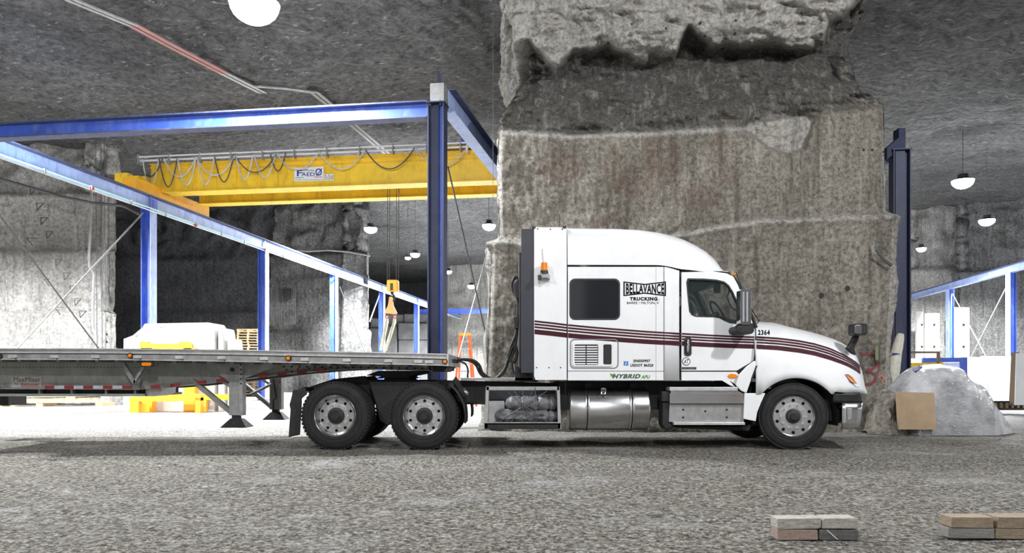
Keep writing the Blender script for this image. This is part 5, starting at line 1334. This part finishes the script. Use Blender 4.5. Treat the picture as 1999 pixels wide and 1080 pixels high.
# ------------------------------------------------------------------ white stone blocks, stand, pallets, timber (left back)
def block(pts, Ya, Yb, Yr, label, mat='marble', group='white cut stone blocks', seed=0):
    o = MB().prism(pts, Ya, Yb, Yr).build('stone_block', mat, None, bevel=.04, label=label, cat='stone block', group=group); return o
YK = 23.5; gY = lambda Y: HY+F*(EYE+.12)/Y
block([(282, 632), (410, 630), (420, 645), (418, gY(YK)), (262, gY(YK)), (262, 668)], YK, YK+1.2, YK, 'largest white stone block, behind the yellow stand')
block([(426, 640), (433, 640), (437, 662), (438, gY(YK+.1)), (426, gY(YK+.1))], YK+.1, YK+1.2, YK+.1, 'narrow white stone block against the right side of the largest block')
block([(444, 662), (452, 662), (453, 680), (453, gY(YK+.2)), (444, gY(YK+.2))], YK+.2, YK+1.2, YK+.2, 'lowest slim white stone block beside the pallets')
block([(242, 662), (261, 655), (278, 640), (261, 640), (261, gY(YK)), (240, gY(YK))][0:3]+[(260, 655), (260, gY(YK+.3)), (241, gY(YK+.3))], YK+.3, YK+1.3, YK+.3, 'small rough white stone block at the left end of the row')
MB().bpx(310, 633, 321, 639, YK-.02, YK).build('block_tag', 'signgrey', None, label='small pale tag on the face of the largest white block', cat='tag')
YS = 22.6
sd = empty('steel_stand', P(330, gY(YS), YS), 'yellow steel stand with notched top in front of the white blocks', 'stand')
MB().prism([(273, 667), (289, 667), (291, 671), (349, 671), (351, 667), (369, 667), (375, 673), (375, 684), (273, 684)], YS+.5, YS+.65, YS+.5).build('notched_beam', 'orange_y', sd, bevel=.01)
for x in (277, 360): MB().bpx(x, 680, x+22, gY(YS+.55), YS+.5, YS+.8, YS+.55).build('upright', 'orange_y', sd)
MB().prism([(253, 775), (283, 774), (310, 770), (378, 769), (392, 772), (392, 783), (253, 785)], YS, YS+.25, YS).build('base_beam', 'orange_y', sd, bevel=.01)
for x0, x1 in ((253, 271), (381, 392)): MB().bpx(x0, 776, x1, gY(YS), YS, YS+.22, YS).build('foot', 'orange_y', sd, bevel=.01)
MB().bpx(392, 770, 450, 781, YS+.55, YS+.7, YS+.55).build('rear_beam', 'orange_y', sd); MB().bpx(390, 781, 403, gY(YS+.55), YS+.55, YS+.7, YS+.55).build('rear_foot', 'orange_y', sd)
for x in (320, 325): b = MB(); b.tube([P(x, 769, YS+.1), P(x, 764, YS+.1), P(x+4, 764, YS+.1), P(x+4, 769, YS+.1)], .02, 5); b.build('lifting_loop', 'orange_y', sd)
# pallets
def pallet(label, mat, wx=1.15, wy=1.0):
    b = MB(); h = .14
    for i in range(5): b.box((0, -wy/2+.06+i*(wy-.12)/4, h-.01), (wx, .13, .022))
    for i in range(3): b.box((0, -wy/2+.06+i*(wy-.12)/2, .01), (wx, .12, .022))
    for i in range(3): b.box((-wx/2+.05+i*(wx-.1)/2, 0, h/2), (.09, wy, h-.04))
    return b.build('wooden_pallet', mat, None, label=label, cat='pallet', group='stacked wooden pallets', origin=(0, 0, 0))
pA = pallet('pale wooden pallet in the tall right-hand stack behind the trailer', 'wood'); pB = pallet('brown aged wooden pallet in the stack between the white blocks and pale pallets', 'woodold')
def stack(p, px, Y, n, rz, first, top=None):
    for k in range(n):
        o = p if (k == 0 and first) else copy_tree(p)
        if top and k == n-1: o['label'] = top
        q = P(px, 700, Y); o.location = (q.x+random.uniform(-.03, .03), Y+random.uniform(-.03, .03), .012+k*.143); o.rotation_euler = (0, 0, rz+random.uniform(-.03, .03))
stack(pA, 489, 40.5, 25, .1, True, 'topmost pale wooden pallet of the tall right-hand stack'); stack(pB, 445, 41.6, 24, .35, True, 'topmost brown pallet of the stack between white blocks and pale pallets')
pC = pallet('brown wooden pallet of the low stack seen under the trailer by the rear landing leg', 'woodold'); pC['group'] = 'low pallets under the trailer'; stack(pC, 505, 38, 7, -.1, True)
# timber crate lid and skids at far left under the trailer
YL = 27.0
cr2 = empty('timber_skid', P(100, gY(YL), YL), 'long pale timber skid lying on the bright floor behind the trailer', 'timber')
for a, c, y0, y1, dy in ((22, 192, 774, 777, .9), (25, 190, 777.5, 781, .6), (-20, 195, 782, 788.5, .0), (-20, 190, 781, 782, .3)): MB().prism([(a, y0+2), (c, y0-1), (c, y1-3), (a, y1)], YL+dy, YL+dy+.12, YL+dy).build('plank', 'wood', cr2)
for x in (70, 186, -10): MB().bpx(x, 786.5, x+13, gY(YL), YL+.02, YL+.9, YL).build('bearer', 'wood', cr2)
MB().bpx(113, 775, 131, 782, YL+.5, YL+.6, YL).build('cross_block', 'wood', cr2)
o = MB().prism([(16, 774), (33, 774), (27, gY(YL-.5)), (22, gY(YL-.5))], YL-.5, YL-.3, YL-.5).build('timber_offcut', 'wood', None, label='short pale timber offcut leaning at the end of the skid', cat='timber')
# small stones on the far floor
# ------------------------------------------------------------------ middle: far blocks, ladder
YG = 72
k = 0
for x0, y0, x1, y1, dy in ((722, 640, 742, gY(YG), 0), (743, 636, 775, 696.2, 0), (777, 630, 835, 663.2, 0), (777, 663, 835, gY(YG), .2), (787, 612, 835, 630.2, .5), (743, 612, 786, 636.2, .6), (722, 620, 741, 640.2, .4), (743, 696, 775, gY(YG), .2)):
    lab = ('pale left-hand base block of the far dark stone stack', 'middle block of the far stone stack behind the slings', 'wide middle block of the far stack right of the slings', 'wide base block of the far stack right of the slings', 'top right block of the far dark stone stack', 'top centre block of the far dark stone stack', 'top left block of the far dark stone stack', 'low centre block of the far stack hidden mostly by the trailer')[k]; k += 1
    MB().prism([(x0, y0), (x1, y0+1), (x1, y1), (x0, y1)], YG+dy, YG+dy+3, YG).build('stone_block', 'marbleg', None, bevel=.12, label=lab, cat='stone block', group='grey stone blocks far behind')
YLd = 27.0
ld = empty('stepladder', P(911, gY(YLd), YLd), 'orange stepladder with yellow top standing beyond the trailer front', 'ladder')
def lbar(a, c, Ya, Yb, w, name, mat): b = MB(); b.cyl(P(*a, Ya), P(*c, Yb), w, 4); b.build(name, mat, ld)
lbar((899, 653), (885, gY(YLd)), YLd, YLd, .055, 'side_rail', 'orange'); lbar((917, 653), (931, gY(YLd)), YLd, YLd, .055, 'side_rail', 'orange')
lbar((901, 653), (893, gY(YLd+1.1)), YLd+.1, YLd+1.1, .045, 'rear_rail', 'orange'); lbar((915, 653), (925, gY(YLd+1.1)), YLd+.1, YLd+1.1, .045, 'rear_rail', 'orange')
MB().bpx(897, 650, 919, 655, YLd-.06, YLd+.2).build('ladder_cap', 'orange_y', ld)
for k in range(8):
    y = 666+k*14.5; t = (y-653)/(gY(YLd)-653); MB().bpx(lerp(900, 886, t), y, lerp(916, 930, t), y+2, YLd-.02, YLd+.06).build('step', 'galv', ld)
# white bags / blocks behind the cab gap
for i, (x0, y0, x1) in enumerate(((935, 690, 958), (873, 700, 892), (905, 712, 934))):
    Yq = 30+i
    MB().prism([(x0, y0+4), (x0+4, y0), (x1-3, y0+1), (x1, y0+5), (x1, gY(Yq)), (x0, gY(Yq))], Yq, Yq+1, Yq).build('stone_block', 'marble', None, bevel=.08, label=('white stone block just left of the rock pillar behind the air hoses', 'white stone block behind the front end of the trailer', 'low white stone block behind the stepladder')[i], cat='stone block', group='white blocks behind the cab gap')
MB().bpx(918, 601, 919, 606, 66, 66.1)
text('18', 903, 597, 911, 604, 66.4, 'mark', bpy.data.objects['cross_beam.001'], name='painted_number')
wm = bpy.data.objects['wall_middle']; text('021', 669, 651, 680, 660, 44.9, 'mark', wm, name='painted_number')
ct = MB()
for i in range(17): ct.box(P(527+i*3.05, 598, 45.6)+Vector((0, .1, 0)), (.04, .06, 2.15))
ct.box(P(551, 598, 45.9), (1.62, .1, 2.2)); ct.build('corrugated_sheet', 'midrock', None, label='grey corrugated sheet standing against the middle rock wall', cat='sheet')
MB().prism([(552, 565), (567, 563), (569, 583), (557, 586), (553, 577)], 45.2, 45.4, 45.3).build('wall_box', 'chassis', None, label='small dark square box fixed on the corrugated sheet', cat='box')
# ------------------------------------------------------------------ right side: plastic heap, cardboard, frames
def heap(name, pts, Yc, dep, mat, label, cat, seed, amp=.12):
    """mound: outline is the skyline in px at Yc; cross-section rounded in depth"""
    x0, x1 = pts[0][0], pts[-1][0]; n = 90; m = 26; rows = []
    for i in range(n+1):
        x = lerp(x0, x1, i/n); h = max(0, PZ(interp(pts, x), Yc)); row = []
        for k in range(m+1):
            a = math.pi*k/m; y = Yc-dep*math.cos(a)*(.25+.75*min(1, h/1.0))
            z = h*max(0, math.sin(a))**.75; q = Vector((PX(x, Yc), y, z+seed))
            w = amp*min(1, h*2.5)*(noise.ridged_multi_fractal(q*Vector((1.4, 1.4, 2.6)), .9, 2.2, 4, 1., 2.)*.8-.6+.4*fbm(q*4, 3))
            row.append((PX(x, Yc)+w*.3, y-w*.8, max(-.01, z+w*.5*(1 if 0 < k < m else 0))))
        rows.append(row)
    return MB().grid(rows).build(name, mat, None, smooth=60, label=label, cat=cat)
heap('plastic_sheeting_pile', [(1722, 838), (1738, 775), (1752, 748), (1768, 728), (1784, 716), (1805, 712), (1835, 711), (1856, 716), (1880, 735), (1905, 762), (1932, 798), (1955, 824), (1975, 844), (1984, 849)], 14.9, .8, 'plastic', 'large heap of crumpled clear plastic sheeting right of the truck nose', 'plastic sheeting', 2, .07)
heap('rubble_mound', [(1688, 842), (1700, 815), (1712, 780), (1725, 758), (1738, 752), (1748, 762), (1756, 800), (1762, 846)], 14.6, .45, 'pillar', 'grey rubble mound against the pillar base behind the bumper', 'rubble', 5, .16)
o = MB().prism([(1754, 765.5), (1828, 767.5), (1828, 839), (1755, 839)], 13.95, 14.0, 13.95).build('cardboard_panel', 'cardboard', None, label='square brown cardboard panel leaning on the plastic heap', cat='cardboard')
o.rotation_euler = (math.radians(-5), 0, 0)
t = MB().prism([(1782, 722), (1796, 713), (1800, 718), (1787, 728)], 14.18, 14.2, 14.2).build('blue_label', 'navyprint', None, label='dark blue printed label on the top of the plastic heap', cat='label')
text('AREST', 1784, 717, 1798, 723, 14.17, 'paper', t, rot=-6)
b = MB(); q = [P(1737, 840, 15.75), P(1741, 757, 16.0), P(1745, 720, 16.0), P(1750, 690, 16.05), P(1757, 660, 16.1), P(1759, 651, 16.1)]
b.tube(spl(q, 5), [.12, .12, .125, .12, .13, .12, .135, .13, .135, .13, .135, .13, .125, .125, .12, .115, .11, .11, .10, .095, .09, .08, .075, .07, .065, .05], 12); o = b.build('wrapped_roll', 'wrap', None, smooth=60, label='cream wrapped foam roll leaning upright on the dark column', cat='roll')
MB().tube([P(1743, 691, 15.93), P(1757, 692, 15.95)], .02, 6).build('blue_band', 'navyprint', o)
b = MB(); b.tube([P(1741, 518, 15.1), P(1725, 506, 15.05), P(1717, 496, 15.0), P(1712, 487, 15.0), P(1709, 468, 15.0)], [.035, .03, .03, .026, .012], 6); b.tube([P(1717, 496, 15.0), P(1710, 488, 14.95)], .02, 6)
b.build('steel_bar', 'dcable', None, label='bent dark forked bar sticking out of the right side of the pillar', cat='bar')
MB().bpx(1709, 675, 1713, 703, 15.03, 15.08, 15.08).build('tan_strip', 'brick_tan', MB().bpx(1712, 674, 1719, 706, 15.08, 15.12, 15.08).build('green_board', paint('green_board', (.035, .12, .06), .7), None, label='narrow green and tan board hung on the pillar above the red graffiti', cat='board'))
YW = 20.0
fm = empty('wooden_rack', P(1804, gY(YW), YW), 'brown wooden frame standing behind the plastic heap', 'rack')
for q in ([(1768, 686), (1836, 686), (1836, 690), (1768, 690)], [(1768, 690), (1773, 690), (1770, gY(YW)), (1765, gY(YW))], [(1831, 690), (1836, 690), (1834, gY(YW)), (1829, gY(YW))]): MB().prism(q, YW, YW+.06, YW).build('frame_bar', 'woodold', fm)
MB().prism([(1773, 709), (1842, 707), (1842, gY(YW+.6)), (1773, gY(YW+.6))], YW+.6, YW+.68, YW+.6).build('yellow_board', 'yellow', None, label='yellow board behind the wooden frame', cat='board')
YX = 24
bf = empty('slab_rack', P(1850, gY(YX), YX), 'blue square steel frame behind the plastic heap', 'rack')
for q in ([(1803, 699), (1889, 698), (1889, 707), (1803, 708)], [(1877, 707), (1889, 707), (1889, gY(YX)), (1880, gY(YX))], [(1803, 708), (1811, 708), (1811, gY(YX)), (1803, gY(YX))]): MB().prism(q, YX, YX+.1, YX).build('frame_bar', 'blue', bf)
MB().prism([(1812, 709), (1877, 708), (1879, gY(YX+.3)), (1812, gY(YX+.3))], YX+.3, YX+.35, YX+.3).build('stone_slab', 'palepanel', None, label='pale slab held inside the blue frame', cat='slab')
for i, (x0, x1, y0, Y) in enumerate(((1886, 1925, 697, 33), (1923, 1985, 695, 34), (1778, 1850, 700, 36), (1851, 1884, 698, 35))):
    MB().prism([(x0, y0), (x1, y0+1), (x1, gY(Y)), (x0, gY(Y))], Y, Y+.3, Y).build('stone_slab', 'marble', None, label=('white slab left of the pair standing in the right bay', 'widest white slab with grey stains near the right edge', 'white slab far behind the wooden frame', 'white slab far behind the blue frame')[i], cat='slab', group='white slabs standing in the right bay')
for x0, x1, dz in ((1792, 1835, 0), (1838, 1850, .3)):
    pass
dr1 = empty('white_panel_doors', P(1820, gY(53), 53), 'tall white panels with dark fittings standing in the right bay', 'panels')
for x0, x1, y0 in ((1790, 1803, 608), (1806, 1835, 612), (1863, 1893, 600)):
    p_ = MB().bpx(x0, y0, x1, gY(53), 52.8, 53, 52.8).build('panel', 'marble', dr1)
    for y in (632, 675): MB().bpx((x0+x1)/2+3, y, (x0+x1)/2+6, y+4, 52.7, 52.8).build('fitting', 'chassis', p_)
YQ = 21
pn = empty('panel_stack', P(1993, gY(YQ), YQ), 'white panel with dark edge board cut by the right edge of the photo', 'panel')
MB().prism([(1986, 690), (2040, 690), (2040, 791), (1983, 791)], YQ, YQ+.06, YQ).build('panel', 'palepanel', pn); MB().prism([(1984, 688), (1990, 688), (1984, 793), (1979, 793)], YQ+.1, YQ+.3, YQ+.1).build('edge_board', 'woodold', pn)
b = MB(); b.bpx(1940, 783, 2040, 786, YQ+.3, YQ+.9, YQ+.3); b.bpx(1940, 797, 2040, 801, YQ+.3, YQ+.9, YQ+.3)
cg = empty('steel_grate_rack', P(1970, gY(YQ+.5), YQ+.5), 'low dark slotted steel rack on the floor near the right edge', 'rack')
b.build('rack_rail', 'chassis', cg)
for i in range(9): MB().bpx(1943+i*11, 786, 1948+i*11, 799, YQ+.32, YQ+.8, YQ+.3).build('slat', 'woodold', cg)
# ------------------------------------------------------------------ blocks in the foreground
def brickp(pts, dep, mat, label, group, zb=None):
    """front face outline in px; stands on the floor or on the block below"""
    Yf = F*(EYE-.0)/(max(p[1] for p in pts)-HY) if zb is None else zb
    o = MB().prism(pts, Yf, Yf+dep, Yf).build('paving_block', mat, None, bevel=.006, label=label, cat='block', group=group); return Yf
gA = 'blocks stacked two by two in the left pair'; gB = 'blocks stacked at the right edge'
Yb = F*EYE/(1055-HY)
brickp([(1518, 1034.3), (1597, 1035), (1598, 1054.5), (1519, 1055.5)], .13, 'brick_pink', 'pinkish block at bottom left of the foreground stack of four', gA, Yb)
brickp([(1601, 1034.5), (1677, 1035.3), (1677, 1055), (1600, 1054.5)], .13, 'brick_black', 'charcoal block with a white scratch at bottom right of the foreground stack', gA, Yb)
brickp([(1518, 1013.5), (1603, 1012), (1603, 1031), (1598, 1033), (1518, 1034)], .14, 'brick_pale', 'weathered pale block on top of the pinkish block', gA, Yb)
brickp([(1606, 1016), (1610, 1012), (1673, 1012), (1676, 1014), (1676, 1033), (1605, 1033)], .14, 'brick_pale', 'pale speckled block on top of the charcoal block', gA, Yb)
Yb2 = F*EYE/(1051-HY)
brickp([(1852, 1031.5), (1942, 1033), (1943, 1052), (1852, 1050.5)], .15, 'brick_grey', 'grey rounded block under the tan block near the right edge', gB, Yb2)
brickp([(1858, 1010), (1940, 1010.5), (1940.5, 1032), (1858, 1030.5)], .15, 'brick_tan', 'tan brown block on top of the grey rounded block', gB, Yb2)
brickp([(1946, 1032.8), (2030, 1033.5), (2030, 1054), (1944, 1052)], .15, 'brick_tan', 'dark tan block at the bottom of the pair cut by the right edge', gB, Yb2)
brickp([(1950, 1010), (2030, 1010), (2030, 1033), (1948, 1032)], .15, 'brick_tan', 'tan block at the top of the pair cut by the right edge', gB, Yb2)
MB().prism([(1614, 1035.2), (1616, 1035.2), (1637, 1054), (1635, 1054)], Yb-.002, Yb, Yb).build('scratch_mark', 'paper', bpy.data.objects['paving_block.001'])
